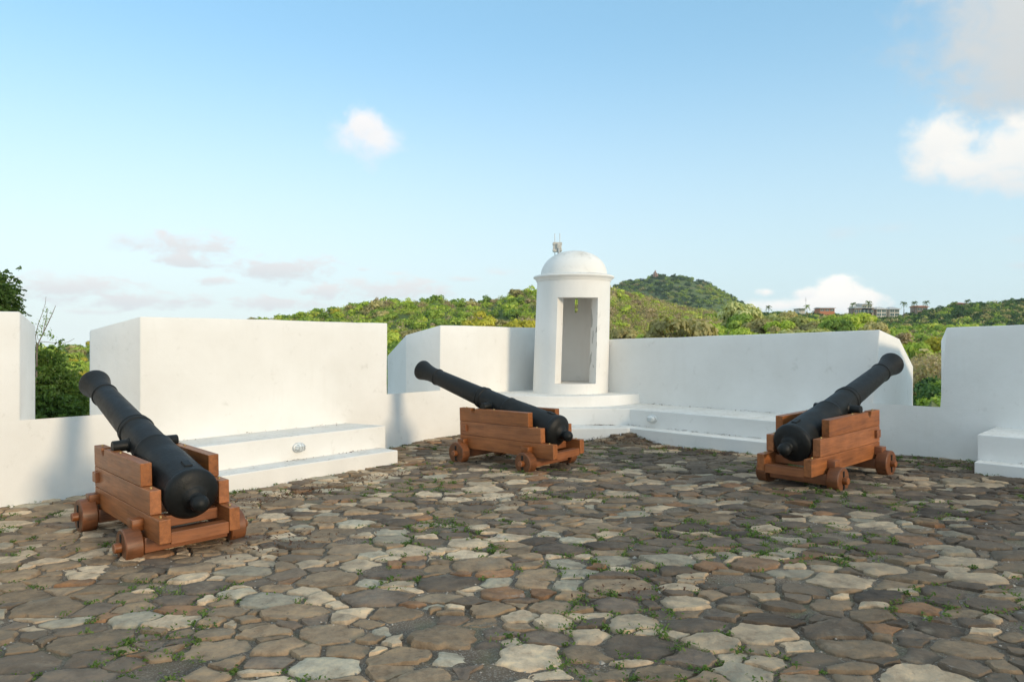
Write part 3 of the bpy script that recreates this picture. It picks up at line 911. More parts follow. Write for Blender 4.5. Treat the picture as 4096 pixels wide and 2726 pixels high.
Ys = np.concatenate([np.linspace(13, 60, 16), np.linspace(66, 300, 44), np.linspace(310, 640, 26)])
V = [(t * y, y, terr(t * y, y)) for y in Ys for t in ts]
nt_ = len(ts)
F = [(j * nt_ + i, j * nt_ + i + 1, (j + 1) * nt_ + i + 1, (j + 1) * nt_ + i) for j in range(len(Ys) - 1) for i in range(nt_ - 1)]
me = bpy.data.meshes.new('hillside'); me.from_pydata(V, [], F)
m, nt, b = newmat('hillside_soil'); p = geom(nt)
col = ramp(nt, noisetex(nt, p, .12, 6, .65), [(.35, (.07, .12, .03)), (.55, (.13, .17, .045)), (.72, (.24, .19, .11))])
nt.links.new(col, b.inputs['Base Color']); b.inputs['Roughness'].default_value = .95
bump(nt, noisetex(nt, p, 1.5, 5, .7), 1, .5, b)
M_hill = m
tag(finish('hills', me, M_hill, None, 60), 'wooded hillside beyond the fort', None, None, 'structure')
# wide ground sheet to the horizon
bm = bmesh.new()
vs = [bm.verts.new(q) for q in ((-1650, -500, -40), (1650, -500, -40), (1650, 1900, -40), (-1650, 1900, -40))]
bm.faces.new(vs)
m, nt, b = newmat('lowland'); p = geom(nt)
nt.links.new(ramp(nt, noisetex(nt, p, .01, 5, .6), [(.4, (.05, .07, .025)), (.6, (.08, .08, .035))]), b.inputs['Base Color'])
tag(obj('ground', bm, m), 'low land around the fort', None, None, 'structure')

# the cone-shaped hill far behind
PC = prof([(1280, 740), (1340, 716), (1395, 668), (1410, 658), (1430, 645), (1470, 636), (1500, 629), (1520, 627), (1560, 633), (1600, 640), (1630, 646), (1660, 662), (1690, 682), (1715, 700), (1740, 716), (1800, 745)])
CY = 1000.0
def cone(x, y):
    t = x / CY
    c = (1540 - 1178) / FP
    e = PC(t)
    d = (y - CY) / 230.0
    base = -30
    top = H + CY * e - 3
    f = max(0, 1 - abs(d)) if d < 0 else max(0, 1 - d * .7)
    f = f ** .8
    return base + (top - base) * f + 4 * noise.noise((x * .02, y * .02, 7))
xs_ = np.linspace((1240 - 1178) / FP * CY, (1840 - 1178) / FP * CY, 90); ys_ = np.linspace(CY - 230, CY + 250, 40)
V = [(x, y, cone(x, y)) for y in ys_ for x in xs_]; k = len(xs_)
F = [(j * k + i, j * k + i + 1, (j + 1) * k + i + 1, (j + 1) * k + i) for j in range(len(ys_) - 1) for i in range(k - 1)]
me = bpy.data.meshes.new('far_hill'); me.from_pydata(V, [], F)
tag(finish('far_hill', me, M_hill, None, 60), 'steep wooded hill with a rock pinnacle in the distance', None, None, 'structure')

# ------------------------------------------------------------------ vegetation
def crown_arrays(seed, nclump, nleaf, leaf, rz=.75, clumpr=(.24, .42), droop=0.0):
    """leaf quads of a crown of radius 1 with its bottom near z=0"""
    r = np.random.RandomState(seed)
    cs, cr, ct = [], [], []
    for i in range(nclump):
        while True:
            q = r.uniform(-1, 1, 3)
            if .18 < q @ q < 1: break
        q = q / math.sqrt(q @ q) * (q @ q) ** .3 * .72
        q[2] = q[2] * rz + .62 * rz
        if q[2] < .1: q[2] = .1 + r.rand() * .3
        cs.append(q); cr.append(r.uniform(*clumpr)); ct.append(np.clip(.5 + r.normal(0, .22), 0, 1))
    cs, cr, ct = np.array(cs), np.array(cr), np.array(ct)
    k = r.choice(nclump, nleaf, p=cr ** 2 / (cr ** 2).sum())
    d = r.normal(size=(nleaf, 3)); d /= np.linalg.norm(d, axis=1, keepdims=True)
    d[:, 2] = np.where(d[:, 2] < -.35, -d[:, 2] * .6, d[:, 2])
    rad = cr[k] * np.clip(r.normal(.97, .07, nleaf), .5, 1.18)
    lump = np.array([.12 * math.sin(9 * a + 5 * b_) for a, b_ in zip(d[:, 0], d[:, 1])])
    pos = cs[k] + d * (rad * (1 + lump))[:, None] * np.array([1, 1, .82])
    nr = d * 1.3 + r.normal(size=(nleaf, 3)) * .33 + [0, 0, .15]
    return leaf_quads(pos, nr, leaf * r.uniform(.6, 1.45, nleaf), r, .75), np.clip(ct[k] + r.normal(0, .055, nleaf), 0, 1)

def trunk_mesh(seed, h=1.0, spread=.5, r0=.06, name='trunk'):
    r = random.Random(seed)
    bm = bmesh.new()
    top = .62 * h
    p = [(0, 0, -1.2), (r.uniform(-.04, .04), r.uniform(-.04, .04), -.3), (r.uniform(-.08, .08), r.uniform(-.08, .08), .25 * h), (r.uniform(-.1, .1), r.uniform(-.1, .1), top)]
    tube(bm, p, [r0 * 1.35, r0 * 1.05, r0 * .75, r0 * .3], 7)
    for i in range(5):
        a = r.uniform(0, 6.28); z = r.uniform(-.1, .35) * h
        e = (spread * math.cos(a), spread * math.sin(a), z + r.uniform(.3, .55) * h)
        mid = (e[0] * .45, e[1] * .45, z + .16 * h)
        tube(bm, [(0, 0, z), mid, e], [r0 * .55, r0 * .38, r0 * .12], 5)
    me = bpy.data.meshes.new(name); bm.to_mesh(me); bm.free()
    me.materials.append(M_bark)
    for q in me.polygons: q.use_smooth = True
    return me

KINDS = {   # leaf colours
    'green':  [(.1, (.028, .048, .010)), (.5, (.074, .104, .017)), (.9, (.145, .165, .028))],
    'bright': [(.1, (.062, .085, .012)), (.5, (.130, .160, .022)), (.9, (.215, .225, .040))],
    'yellow': [(.1, (.120, .120, .014)), (.5, (.235, .205, .024)), (.9, (.350, .290, .044))],
    'olive':  [(.1, (.060, .058, .024)), (.5, (.115, .100, .042)), (.9, (.190, .155, .070))],
    'dry':    [(.1, (.090, .070, .040)), (.5, (.165, .128, .075)), (.9, (.250, .200, .118))],
    'pale':   [(.1, (.095, .105, .030)), (.5, (.190, .190, .065)), (.9, (.330, .300, .130))],
    'dark':   [(.1, (.014, .032, .012)), (.5, (.030, .062, .018)), (.9, (.060, .100, .030))],
}
GAIN = {'dark': 2.6, 'green': 4.4, 'bright': 4.1, 'yellow': 2.5, 'olive': 4.2, 'dry': 3.1, 'pale': 2.9}
KINDS = {k: [(p_, tuple(min(.75, v * GAIN[k]) for v in c)) for p_, c in s] for k, s in KINDS.items()}
KM = {k: leafmat('leaves_' + k, s) for k, s in KINDS.items()}
VAR = [crown_arrays(100 + i, 13 + 3 * i, 3400, .135, .70 + .05 * (i % 3)) for i in range(6)]
TRK = [trunk_mesh(i) for i in range(4)]
CM = {}
def crown_mesh(kind, v):
    if (kind, v) not in CM:
        q, t = VAR[v]
        me = quads_mesh('crown', q, t); me.materials.append(KM[kind]); CM[kind, v] = me
    return CM[kind, v]
LAB = {
    'green': 'mid green leafy tree in the wood covering the hillside',
    'bright': 'bright fresh green tree on the sunlit hillside',
    'yellow': 'yellow-green round tree standing out among the greener trees',
    'olive': 'olive brown tree with thinning leaves on the hillside',
    'dry': 'dry pinkish brown leafless shrubby tree on the hillside',
    'pale': 'pale yellowish flowering tree on the sunlit ridge right of the sentry box',
    'dark': 'dark green tree on the shaded slope at the right',
}
def add_tree(x, y, z, rad, hgt, kind, v, rot, label=None, group=True, crown=None):
    r = empty('tree', (x, y, z), (0, 0, rot))
    tag(r, label or LAB[kind], 'tree', (LAB[kind].split(' on ')[0].split(' in ')[0] + 's') if group and not label else None)
    c = bpy.data.objects.new('crown', crown or crown_mesh(kind, v)); COL.objects.link(c); c.parent = r
    c.location = (0, 0, max(-.55 * rad, hgt - rad * 1.45)); c.scale = (rad, rad, rad * rnd.uniform(.85, 1.1))
    t = bpy.data.objects.new('trunk', TRK[v % 4]); COL.objects.link(t); t.parent = r
    t.location = (0, 0, max(-.55 * rad, hgt - rad * 1.45)); t.scale = (rad, rad, rad)
    return r

def kind_at(px, Y):
    """species mix by place: px is the bearing column (2356-wide view)"""
    u = rnd.random()
    if Y > 300: return 'dark' if u < .72 else ('green' if u < .93 else 'olive')
    if px > 2050 and Y < 300: return 'green' if u < .7 else ('bright' if u < .9 else 'dry')
    if px > 1720 and Y < 140: return 'pale' if u < .46 else ('bright' if u < .74 else ('green' if u < .88 else 'olive'))
    if 1380 < px <= 1720 and Y > 150: return 'dry' if u < .55 else ('bright' if u < .90 else 'green')
    if 1380 < px <= 1720: return 'bright' if u < .45 else ('olive' if u < .72 else ('dry' if u < .85 else 'green'))
    if Y > 190 and px > 850: return 'dry' if u < .15 else ('green' if u < .60 else ('bright' if u < .84 else 'olive'))
    return 'green' if u < .52 else ('bright' if u < .76 else ('olive' if u < .86 else 'yellow'))

cand = []
rr_ = random.Random(21)
def scatter(y0, y1, sp, t0=-.80, t1=.80):
    y = y0
    while y < y1:
        w = sp * (1 + (y - y0) / (y1 - y0) * .15)
        x = t0 * y
        while x < t1 * y:
            xx, yy = x + rr_.uniform(-.45, .45) * w, y + rr_.uniform(-.45, .45) * w
            cand.append((xx, yy)); x += w
        y += w * .9
scatter(66, 125, 4.6); scatter(126, 160, 8.5); scatter(150, 236, 5.2); scatter(240, 330, 16); scatter(330, 408, 7.0, .2, .80)
trees = []
for x, y in cand:
    t = x / y; px = 1178 + t * FP
    if 230 < px < 560 and y < 200: continue          # hidden by the tall wall on the left
    z = terr(x, y)
    rad = rr_.uniform(1.9, 3.4) * (1.0 if y < 140 else 1.0)
    hgt = (CAN if y < 140 else (CANM if y < 300 else CANH)) * rr_.uniform(.85, 1.25)
    top_px = 784 - (z + hgt - H) / y * FP
    k = kind_at(px, y)
    if k == 'dry': hgt *= .85; rad *= .72
    if 2040 < px < 2260 and y < 112: continue
    # is any of it above what the walls let through?
    lim = 752 if 890 < px < 1235 else (786 if px < 2100 else 800)
    if px < 890: lim = 742 if px > 300 else 850
    if 1240 < px < 1400: lim = 700
    seen = top_px < lim + 8 or (890 <= px < 1010 and top_px < 900) or (2070 < px < 2180) or (70 < px < 215)
    if not seen: continue
    trees.append((x, y, z, rad, hgt, k, rr_.randrange(6), rr_.uniform(0, 6.28), rad / y))
# the biggest in the picture are trees of their own, the rest one mass of woodland
inframe = [q for q in trees if abs(q[0] / q[1]) < .705]
inframe.sort(key=lambda q: -q[8])
solo = inframe[:272]; ids = set(id(q) for q in solo)
rest = [q for q in trees if id(q) not in ids]
for q in solo: add_tree(*q[:8])
# singled-out trees
def bear(px): return (px - 1178) / FP
def single(px, Y, ytop, rad, kind, v, label, hfac=1.5):
    x = bear(px) * Y; z = H + Y * (784 - ytop) / FP - rad * hfac
    add_tree(x, Y, z, rad, rad * hfac, kind, v, rnd.uniform(0, 6), label)
single(1102, 84, 706, 2.1, 'yellow', 2, 'round lime-yellow tree just above the middle wall, left of the sentry box')
single(1205, 86, 712, 2.2, 'yellow', 3, 'yellow-tinged dark tree touching the left side of the sentry box')
single(1560, 74, 704, 3.6, 'olive', 4, 'big spreading olive brown tree with visible pale limbs above the right wall', 1.3)
single(1700, 112, 690, 3.6, 'pale', 1, 'rounded olive-yellow tree just right of the distant conical hill', 1.3)
single(2165, 66, 763, 1.35, 'yellow', 5, 'golden-topped tree in the gap left of the far right wall', 1.2)
single(2110, 64, 772, 1.5, 'bright', 1, 'leafy green tree directly beyond the right cannon muzzle', 1.3)

COLS = {k: np.array([c for _, c in s]) for k, s in KINDS.items()}
def woodland(name, lst, nleaf, leafscale, label, shade=1.0):
    QQ, CC = [], []
    for (x, y, z, rad, hgt, k, v, rot, _) in lst:
        q, t = VAR[v]
        n = nleaf
        idx = NR.randint(0, len(q), n)
        qq = q[idx]; c = qq.mean(1, keepdims=True); qq = c + (qq - c) * leafscale
        ca, sa = math.cos(rot), math.sin(rot)
        M = np.array([[ca, -sa, 0], [sa, ca, 0], [0, 0, 1]])
        qq = qq @ M.T * rad + np.array([x, y, z + max(-.55 * rad, hgt - rad * 1.45)])
        f = np.clip(t[idx] * .55 + NR.rand() * .45, 0, 1)
        cs = COLS[k]
        col = np.stack([np.interp(f, [.1, .5, .9], cs[:, j]) for j in range(3)], 1) * shade
        QQ.append(qq); CC.append(col)
    me = quads_mesh(name, np.concatenate(QQ), None, np.concatenate(CC))
    return tag(finish(name, me, M_wood_leaf), label, 'woodland', None, 'stuff')
M_wood_leaf = leafmat('woodland_leaves', None, 'col')
woodland('woodland', rest, 720, 1.6, 'continuous tree canopy covering the hills beyond the fort')
# far hill canopy, leaf colours darkened in place of cloud shade
fl = []
r2 = random.Random(3)
for _ in range(2100):
    x = r2.uniform(xs_[0], xs_[-1]); y = r2.uniform(CY - 225, CY + 30)
    z = cone(x, y)
    if z < -20: continue
    rad = r2.uniform(3.0, 5.8)
    ln = noise.noise((x * .012, y * .008, 1))
    k = 'bright' if ln > .22 and r2.random() < .5 else ('dark' if r2.random() < .55 else ('green' if r2.random() < .8 else 'olive'))
    fl.append((x, y, z - 2.0, rad, rad * 1.35, k, r2.randrange(6), r2.uniform(0, 6.28), 0))
woodland('far_woodland', fl, 260, 2.0, 'tree canopy on the distant steep hill, leaves darkened for cloud shade', .82)

# rock pinnacle on the far hill
bm = bmesh.new()
px_, pz = bear(1506) * CY, H + CY * (784 - 634) / FP
for (dx, w, h) in ((0, 2.4, 10.0), (2.0, 2.2, 5.5), (-1.4, 1.8, 4.5)):
    t = bmesh.new(); bmesh.ops.create_icosphere(t, subdivisions=3, radius=1)
    for v in t.verts:
        f = 1 + .35 * noise.noise(v.co * 2.1 + Vector((dx, 0, 0)))
        taper = 1 - .38 * max(0, v.co.z)
        v.co = Vector((px_ + dx + v.co.x * w * f * taper, CY - 4 + v.co.y * w * f * taper, pz - 2 + (v.co.z * .5 + .35) * h * f))
    join(bm, t)
tag(obj('rock_pinnacle', bm, simple('pink_rock', (.33, .22, .18), .9, 0, .6, .4)), 'small pinkish rock pinnacle on the summit of the distant hill', 'rock')

# undergrowth on the slopes and in the notches
UQ, UC = [], []
r3 = np.random.RandomState(8)
def under(n, y0, y1, t0, t1, kinds, size, leaf, nl):
    for _ in range(n):
        y = r3.uniform(y0, y1); x = r3.uniform(t0, t1) * y; z = terr(x, y)
        k = kinds[r3.randint(len(kinds))]
        s = size * r3.uniform(.6, 1.4)
        d = r3.normal(size=(nl, 3)); d /= np.linalg.norm(d, axis=1, keepdims=True); d[:, 2] = np.abs(d[:, 2])
        pos = np.array([x, y, z]) + d * s * r3.uniform(.6, 1.05, (nl, 1))
        UQ.append(leaf_quads(pos, d + r3.normal(size=(nl, 3)) * .7, leaf * r3.uniform(.6, 1.4, nl), r3, .6))
        f = np.clip(r3.normal(.5, .20) + r3.normal(0, .07, nl), 0, 1)
        cs = COLS[k]; UC.append(np.stack([np.interp(f, [.1, .5, .9], cs[:, j]) for j in range(3)], 1))
under(620, 36, 66, .46, .70, ['dry', 'dry', 'dry', 'dry', 'olive'], 1.15, .20, 170)
under(160, 26, 33, .46, .70, ['dark', 'dark', 'green'], .40, .16, 150)
under(300, 27, 60, .38, .48, ['dry', 'olive', 'green'], 1.3, .22, 110)
under(500, 24, 62, -.74, -.50, ['green', 'dark', 'olive', 'bright'], 1.3, .22, 110)
under(900, 26, 62, -.22, .42, ['green', 'bright', 'dark', 'olive'], 1.5, .26, 90)
under(1500, 60, 150, -.45, .80, ['green', 'dry', 'bright', 'olive'], 1.5, .5, 55)
under(3600, 150, 242, -.38, .72, ['green', 'green', 'bright', 'bright', 'dry', 'olive'], 1.25, .36, 85)
under(2400, 310, 402, .24, .74, ['dark', 'dark', 'green', 'olive'], 2.0, .9, 45)
under(1500, 175, 244, .06, .31, ['dry', 'dry', 'dry', 'olive', 'bright'], 1.7, .40, 80)
tag(finish('undergrowth', quads_mesh('undergrowth', np.concatenate(UQ), None, np.concatenate(UC)), M_wood_leaf), 'scrubby undergrowth between the trees', 'undergrowth', None, 'stuff')

# near feathery trees beyond the left notch
def feather(seed, rad, nspray, per):
    r = np.random.RandomState(seed)
    Q, T = [], []
    cl = r.normal(size=(26, 3)); cl /= np.linalg.norm(cl, axis=1, keepdims=True); cl *= r.uniform(.35, .85, (26, 1)); cl[:, 2] = cl[:, 2] * .75 + .75
    for i in range(nspray):
        c = cl[r.randint(26)] + r.normal(0, .17, 3)
        d = c - [0, 0, .6]; d /= np.linalg.norm(d); d = d + r.normal(0, .35, 3) + [0, 0, -.25]; d /= np.linalg.norm(d)
        L = r.uniform(.10, .20)
        side = np.cross(d, [0, 0, 1]); side /= max(np.linalg.norm(side), 1e-3)
        up = np.cross(side, d)
        tt = r.rand(per); sg = np.sign(r.rand(per) - .5)
        pos = c + d * (tt * L)[:, None] + side * (sg * r.uniform(.01, .05, per))[:, None] - np.array([0, 0, .05]) * (tt ** 2)[:, None]
        Q.append(leaf_quads(pos, up * .3 + r.normal(0, .6, (per, 3)) + [.45, -.45, .1], r.uniform(.05, .085, per), r, .55)); T.append(np.clip(r.normal(r.uniform(.2, .8), .12, per), 0, 1))
    return np.concatenate(Q), np.concatenate(T)
q, t = feather(1, 1, 2200, 16)
fm = quads_mesh('crown', q, t); fm.materials.append(leafmat('feathery_leaves', [(.1, (.035, .075, .018)), (.5, (.095, .17, .032)), (.9, (.21, .30, .06))], trans=.4))
def feathery(px, Y, ytop, rad, label, v):
    x = bear(px) * Y; h = rad * 1.75
    ztop = H + Y * (784 - ytop) / FP
    add_tree(x, Y, ztop - h, rad, h, 'green', v, rnd.uniform(0, 6), label, crown=fm)
feathery(-54, 14.5, 634, .84, 'feathery green tree rising above the far left wall', 1)
feathery(90, 13.6, 820, .92, 'dark feathery tree filling the left notch beyond the wall', 2)
feathery(196, 17.5, 884, 1.25, 'lower feathery tree behind the nearest cannon muzzle', 3)
feathery(58, 12.8, 868, .95, 'feathery bush close behind the left notch', 0)

# bare twigs above the left notch
tw = empty('bare_sapling', (bear(90) * 12.6, 12.6, -1.0))
tag(tw, 'thin bare sapling with a few leaves sticking up in the left notch', 'sapling')
def ipt(px, py, Y): return Vector((bear(px) * Y, Y, H + Y * (784 - py) / FP))
bm = bmesh.new()
o0 = ipt(84, 880, 12.6)
for pth, r0 in (([(84, 880), (85, 800), (90, 785), (100, 765), (112, 740), (122, 718), (128, 703)], .012), ([(84, 800), (82, 770), (88, 745), (97, 722), (104, 700), (106, 682)], .007),
                ([(90, 785), (112, 787), (140, 790), (158, 786), (172, 778)], .006), ([(100, 765), (103, 745), (108, 722), (111, 712)], .006), ([(88, 782), (86, 772), (84, 762)], .005)):
    tube(bm, [ipt(a, b_, 12.6 + .02 * i) for i, (a, b_) in enumerate(pth)], [r0 * (1 - .75 * i / len(pth)) for i in range(len(pth))], 6)
child(obj('stem', bm, M_bark, None, 60), tw)
pp = []
for a, b_ in ((106, 738), (112, 722), (104, 748), (110, 730), (100, 758), (94, 764), (107, 716), (84, 764), (88, 770), (96, 772), (120, 778), (116, 774), (90, 745), (114, 770)):
    c = ipt(a, b_, 12.63)
    for _ in range(9): pp.append(np.array(c) + r3.normal(0, .035, 3) * [1.5, 1, .7])
pp = np.array(pp)
child(finish('leaves', quads_mesh('leaves', leaf_quads(pp, r3.normal(size=pp.shape) + [0, 0, .6], r3.uniform(.03, .07, len(pp)), r3, .4), np.full(len(pp), .4)), KM['green']), tw)

# ------------------------------------------------------------------ houses and palms on the right-hand ridge
M_roof = simple('grey_tile_roof', (.60, .57, .53), .8, 0, 2)
M_rroof = simple('orange_roof', (.50, .20, .10), .8, 0, 2)
M_hwall = simple('cream_wall', (.66, .62, .54), .85, 0, 1)
M_dwall = simple('brown_wall', (.36, .28, .22), .85, 0, 1)
M_glass, nt, b = newmat('window_glass'); b.inputs['Base Color'].default_value = (.10, .17, .17, 1); b.inputs['Roughness'].default_value = .08
HY = 396.0
PXM = HY / FP             # metres per column at the ridge
def house(px0, px1, ytop, ybot, style, label, mats):
    x0, x1 = bear(px0) * HY, bear(px1) * HY
    zt, zb = H + (784 - ytop) * PXM, H + (784 - ybot) * PXM
    r = empty('house', ((x0 + x1) / 2, HY, zb))
    tag(r, label, 'house')
    w = (x1 - x0) / 2; h = zt - zb
    wm, rm = mats
    bm = bmesh.new(); box(bm, -w, w, -.1, 7, -3, h * .72); obj('wall', bm, wm, r)
    bm = bmesh.new()
    ov = .5
    eh = h * .72
    foot = [(-w - ov, -ov - .6), (w + ov, -ov - .6), (w + ov, 7 + ov), (-w - ov, 7 + ov)]
    t = bmesh.new()
    a = [t.verts.new((x, y, eh + .002)) for x, y in foot]; a2 = [t.verts.new((x, y, eh + .22)) for x, y in foot]
    if style == 'gable':
        rd = [t.verts.new((-w - ov, 3.5, h)), t.verts.new((w + ov, 3.5, h))]
        t.faces.new([a2[0], a2[1], rd[1], rd[0]]); t.faces.new([a2[2], a2[3], rd[0], rd[1]]); t.faces.new([a2[1], a2[2], rd[1]]); t.faces.new([a2[3], a2[0], rd[0]])
    else:
        rd = [t.verts.new((-w * .45, 3.5, h)), t.verts.new((w * .45, 3.5, h))]
        t.faces.new([a2[0], a2[1], rd[1], rd[0]]); t.faces.new([a2[2], a2[3], rd[0], rd[1]]); t.faces.new([a2[1], a2[2], rd[1]]); t.faces.new([a2[3], a2[0], rd[0]])
    t.faces.new(list(reversed(a)))
    for i in range(4): t.faces.new([a[i], a[(i + 1) % 4], a2[(i + 1) % 4], a2[i]])
    join(bm, t); obj('roof', bm, rm, r)
    nw = max(2, int(w * 2 / 2.0))
    rows = 2 if h > 5 else 1
    for f in range(rows):
        for i in range(nw):
            cx = -w + (i + .5) * 2 * w / nw
            z0 = (.12 + f * .5) * eh if rows == 2 else .25 * eh
            z1 = z0 + eh * (.32 if rows == 2 else .5)
            bm = bmesh.new(); box(bm, cx - w / nw * .8, cx + w / nw * .8, -.16, -.103, z0, z1); wn = obj('window', bm, M_glass, r)
            bm = bmesh.new()
            box(bm, cx - .06, cx + .06, -.22, -.162, z0 - .05, z1 + .05); box(bm, cx - w / nw * .84, cx + w / nw * .84, -.24, -.165, z0 - .14, z0 - .06)
            obj('frame', bm, M_hwall, wn)
    return r
house(1966, 2010, 704, 722, 'gable', 'long brown house with a grey tiled roof beside the glazed ridge blocks', (M_dwall, M_roof))
house(1983, 2006, 697, 711, 'gable', 'small upper house gable rising behind the long brown house on the ridge', (M_hwall, M_roof))
house(2017, 2039, 705, 728, 'hip', 'left of two glazed two-storey blocks on the ridge', (M_hwall, M_roof))
house(2047, 2069, 705, 728, 'hip', 'right of two glazed two-storey blocks on the ridge', (M_hwall, M_roof))
house(1886, 1920, 706, 717, 'gable', 'low house with orange walls half hidden by trees on the ridge', (M_rroof, M_roof))
house(2110, 2134, 702, 716, 'gable', 'brown roofed house between palms, right of the glazed blocks', (M_dwall, M_rroof))
house(2206, 2222, 695, 708, 'hip', 'small house with an orange roof high in the right-hand trees', (M_dwall, M_rroof))
house(1838, 1852, 708, 716, 'hip', 'tiny white house at the left end of the ridge', (M_hwall, M_hwall))
# palms
def palm_crown():
    r = np.random.RandomState(4); Q = []
    for i in range(18):
        a = i * 2.4 + r.uniform(-.2, .2); el = r.uniform(-.5, 1.25)
        for s in np.linspace(.08, 1, 12):
            c = np.array([math.cos(a) * s * (.55 + .45 * math.cos(el)), math.sin(a) * s * (.55 + .45 * math.cos(el)), math.sin(el) * s * 1.2 - .75 * s * s])
            Q.append(leaf_quads(c[None] + r.normal(0, .02, (3, 3)), r.normal(0, .4, (3, 3)) + [0, 0, 1], [.26] * 3, r, .6))
    return np.concatenate(Q)
pq = palm_crown(); pmesh = quads_mesh('crown', pq, np.full(len(pq), .4)); pmesh.materials.append(KM['green'])
bm = bmesh.new(); tube(bm, [(0, 0, -4), (.1, 0, -2), (.05, 0, 0)], [.16, .12, .09], 7)
ptr = bpy.data.meshes.new('trunk'); bm.to_mesh(ptr); bm.free(); ptr.materials.append(M_bark)
PL_ = [(1963, 699, 'palm at the left corner of the long brown house'), (2079, 697, 'first palm right of the two glazed blocks'), (2104, 696, 'second palm right of the glazed blocks'), (2131, 695, 'third palm right of the glazed blocks'), (1857, 704, 'small palm left of the orange walled house'), (1768, 706, 'lone palm on the skyline right of the conical hill'), (2196, 697, 'palm left of the small orange roof'), (1998, 695, 'palm behind the upper house gable'), (2226, 692, 'palm right of the small orange roof')]
for px, py, lb in PL_:
    r = empty('palm_tree', (bear(px) * 392, 392, H + 392 * (784 - py) / FP - 5), (0, 0, rnd.uniform(0, 6)))
    tag(r, lb, 'palm tree', 'palms on the ridge')
    c = bpy.data.objects.new('crown', pmesh); COL.objects.link(c); c.parent = r; c.location = (0, 0, 5); c.scale = (1.8, 1.8, 1.8)
    t = bpy.data.objects.new('trunk', ptr); COL.objects.link(t); t.parent = r; t.location = (0, 0, 5); t.scale = (1.4, 1.4, 2)
bm = bmesh.new(); tube(bm, [(0, 0, 0), (0, 0, 11)], [.12, .06], 6); box(bm, -.6, .6, -.05, .05, 9.6, 9.75); box(bm, -.4, .4, -.05, .05, 8.9, 9.02)
mp = obj('mast', bm, M_antmetal); mp.location = (bear(1854) * 394, 394, H + 394 * (784 - 722) / FP - 2)
tag(mp, 'thin utility mast on the skyline left of the ridge houses', 'mast')

# ------------------------------------------------------------------ air
bm = bmesh.new(); box(bm, -1700, 1700, -550, 1950, -50, 118)
m = bpy.data.materials.new('haze'); m.use_nodes = True; nt = m.node_tree
nt.nodes.remove(nt.nodes['Principled BSDF'])
pvn = nt.nodes.new('ShaderNodeVolumePrincipled'); pvn.inputs['Density'].default_value = .00012; pvn.inputs['Color'].default_value = (.88, .94, 1, 1); pvn.inputs['Anisotropy'].default_value = .2
nt.links.new(pvn.outputs[0], nt.nodes['Material Output'].inputs['Volume'])
tag(obj('haze', bm, m), 'thin sea haze in the air', None, None, 'stuff')

# ------------------------------------------------------------------ sky and sun
SAZ, SEL = R(134), R(13)
w = bpy.data.worlds.new('World'); sc.world = w; w.use_nodes = True
nt = w.node_tree; bg = nt.nodes['Background']
tc = nt.nodes.new('ShaderNodeTexCoord'); gen = tc.outputs['Generated']
sep = nt.nodes.new('ShaderNodeSeparateXYZ'); nt.links.new(gen, sep.inputs[0])
cmb = nt.nodes.new('ShaderNodeCombineXYZ')
nt.links.new(sep.outputs[0], cmb.inputs[0]); nt.links.new(sep.outputs[1], cmb.inputs[1]); nt.links.new(mth(nt, 'MAXIMUM', sep.outputs[2], .012), cmb.inputs[2])
sky = nt.nodes.new('ShaderNodeTexSky'); sky.sky_type = 'NISHITA'; sky.sun_disc = False
sky.sun_elevation = SEL; sky.sun_rotation = SAZ; sky.air_density = 1.0; sky.dust_density = .6; sky.ozone_density = 1.5
nt.links.new(cmb.outputs[0], sky.inputs[0])
CB = 4.5
K = lambda r, g, b_: (r * CB, g * CB, b_ * CB)
hz = nt.nodes.new('ShaderNodeMapRange'); hz.interpolation_type = 'SMOOTHSTEP'
nt.links.new(sep.outputs[2], hz.inputs[0]); hz.inputs[1].default_value = .42; hz.inputs[2].default_value = 0; hz.inputs[3].default_value = 0; hz.inputs[4].default_value = .85
azh = mth(nt, 'ARCTAN2', sep.outputs[0], sep.outputs[1])
ah = nt.nodes.new('ShaderNodeMapRange'); ah.interpolation_type = 'SMOOTHSTEP'; nt.links.new(azh, ah.inputs[0]); ah.inputs[1].default_value = R(-30); ah.inputs[2].default_value = R(28)
hzc = mixc(nt, ah.outputs[0], K(.96, 1.04, 1.05), K(.76, .91, .96))
skyc = mixc(nt, hz.outputs[0], mixc(nt, .42, mixc(nt, 1, sky.outputs[0], (.76, 1.02, 1.12), 'MULTIPLY'), K(.47, .82, 1.06)), hzc)
# bright cloud veil added outside the view to fill shaded walls and ground
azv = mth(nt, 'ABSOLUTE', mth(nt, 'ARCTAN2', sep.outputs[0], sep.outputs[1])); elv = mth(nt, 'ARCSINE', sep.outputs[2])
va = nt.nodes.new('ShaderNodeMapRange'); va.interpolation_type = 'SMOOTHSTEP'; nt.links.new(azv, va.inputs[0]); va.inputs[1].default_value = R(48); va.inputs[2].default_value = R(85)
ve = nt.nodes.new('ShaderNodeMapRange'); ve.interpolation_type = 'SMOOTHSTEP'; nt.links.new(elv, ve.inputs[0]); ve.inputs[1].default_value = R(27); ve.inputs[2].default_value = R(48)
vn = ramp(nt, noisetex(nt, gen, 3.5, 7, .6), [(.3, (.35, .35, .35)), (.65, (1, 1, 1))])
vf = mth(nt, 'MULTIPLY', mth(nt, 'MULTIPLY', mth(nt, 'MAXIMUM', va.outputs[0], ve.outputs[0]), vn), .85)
skyc = mixc(nt, vf, skyc, K(.86, 1.0, 1.06))
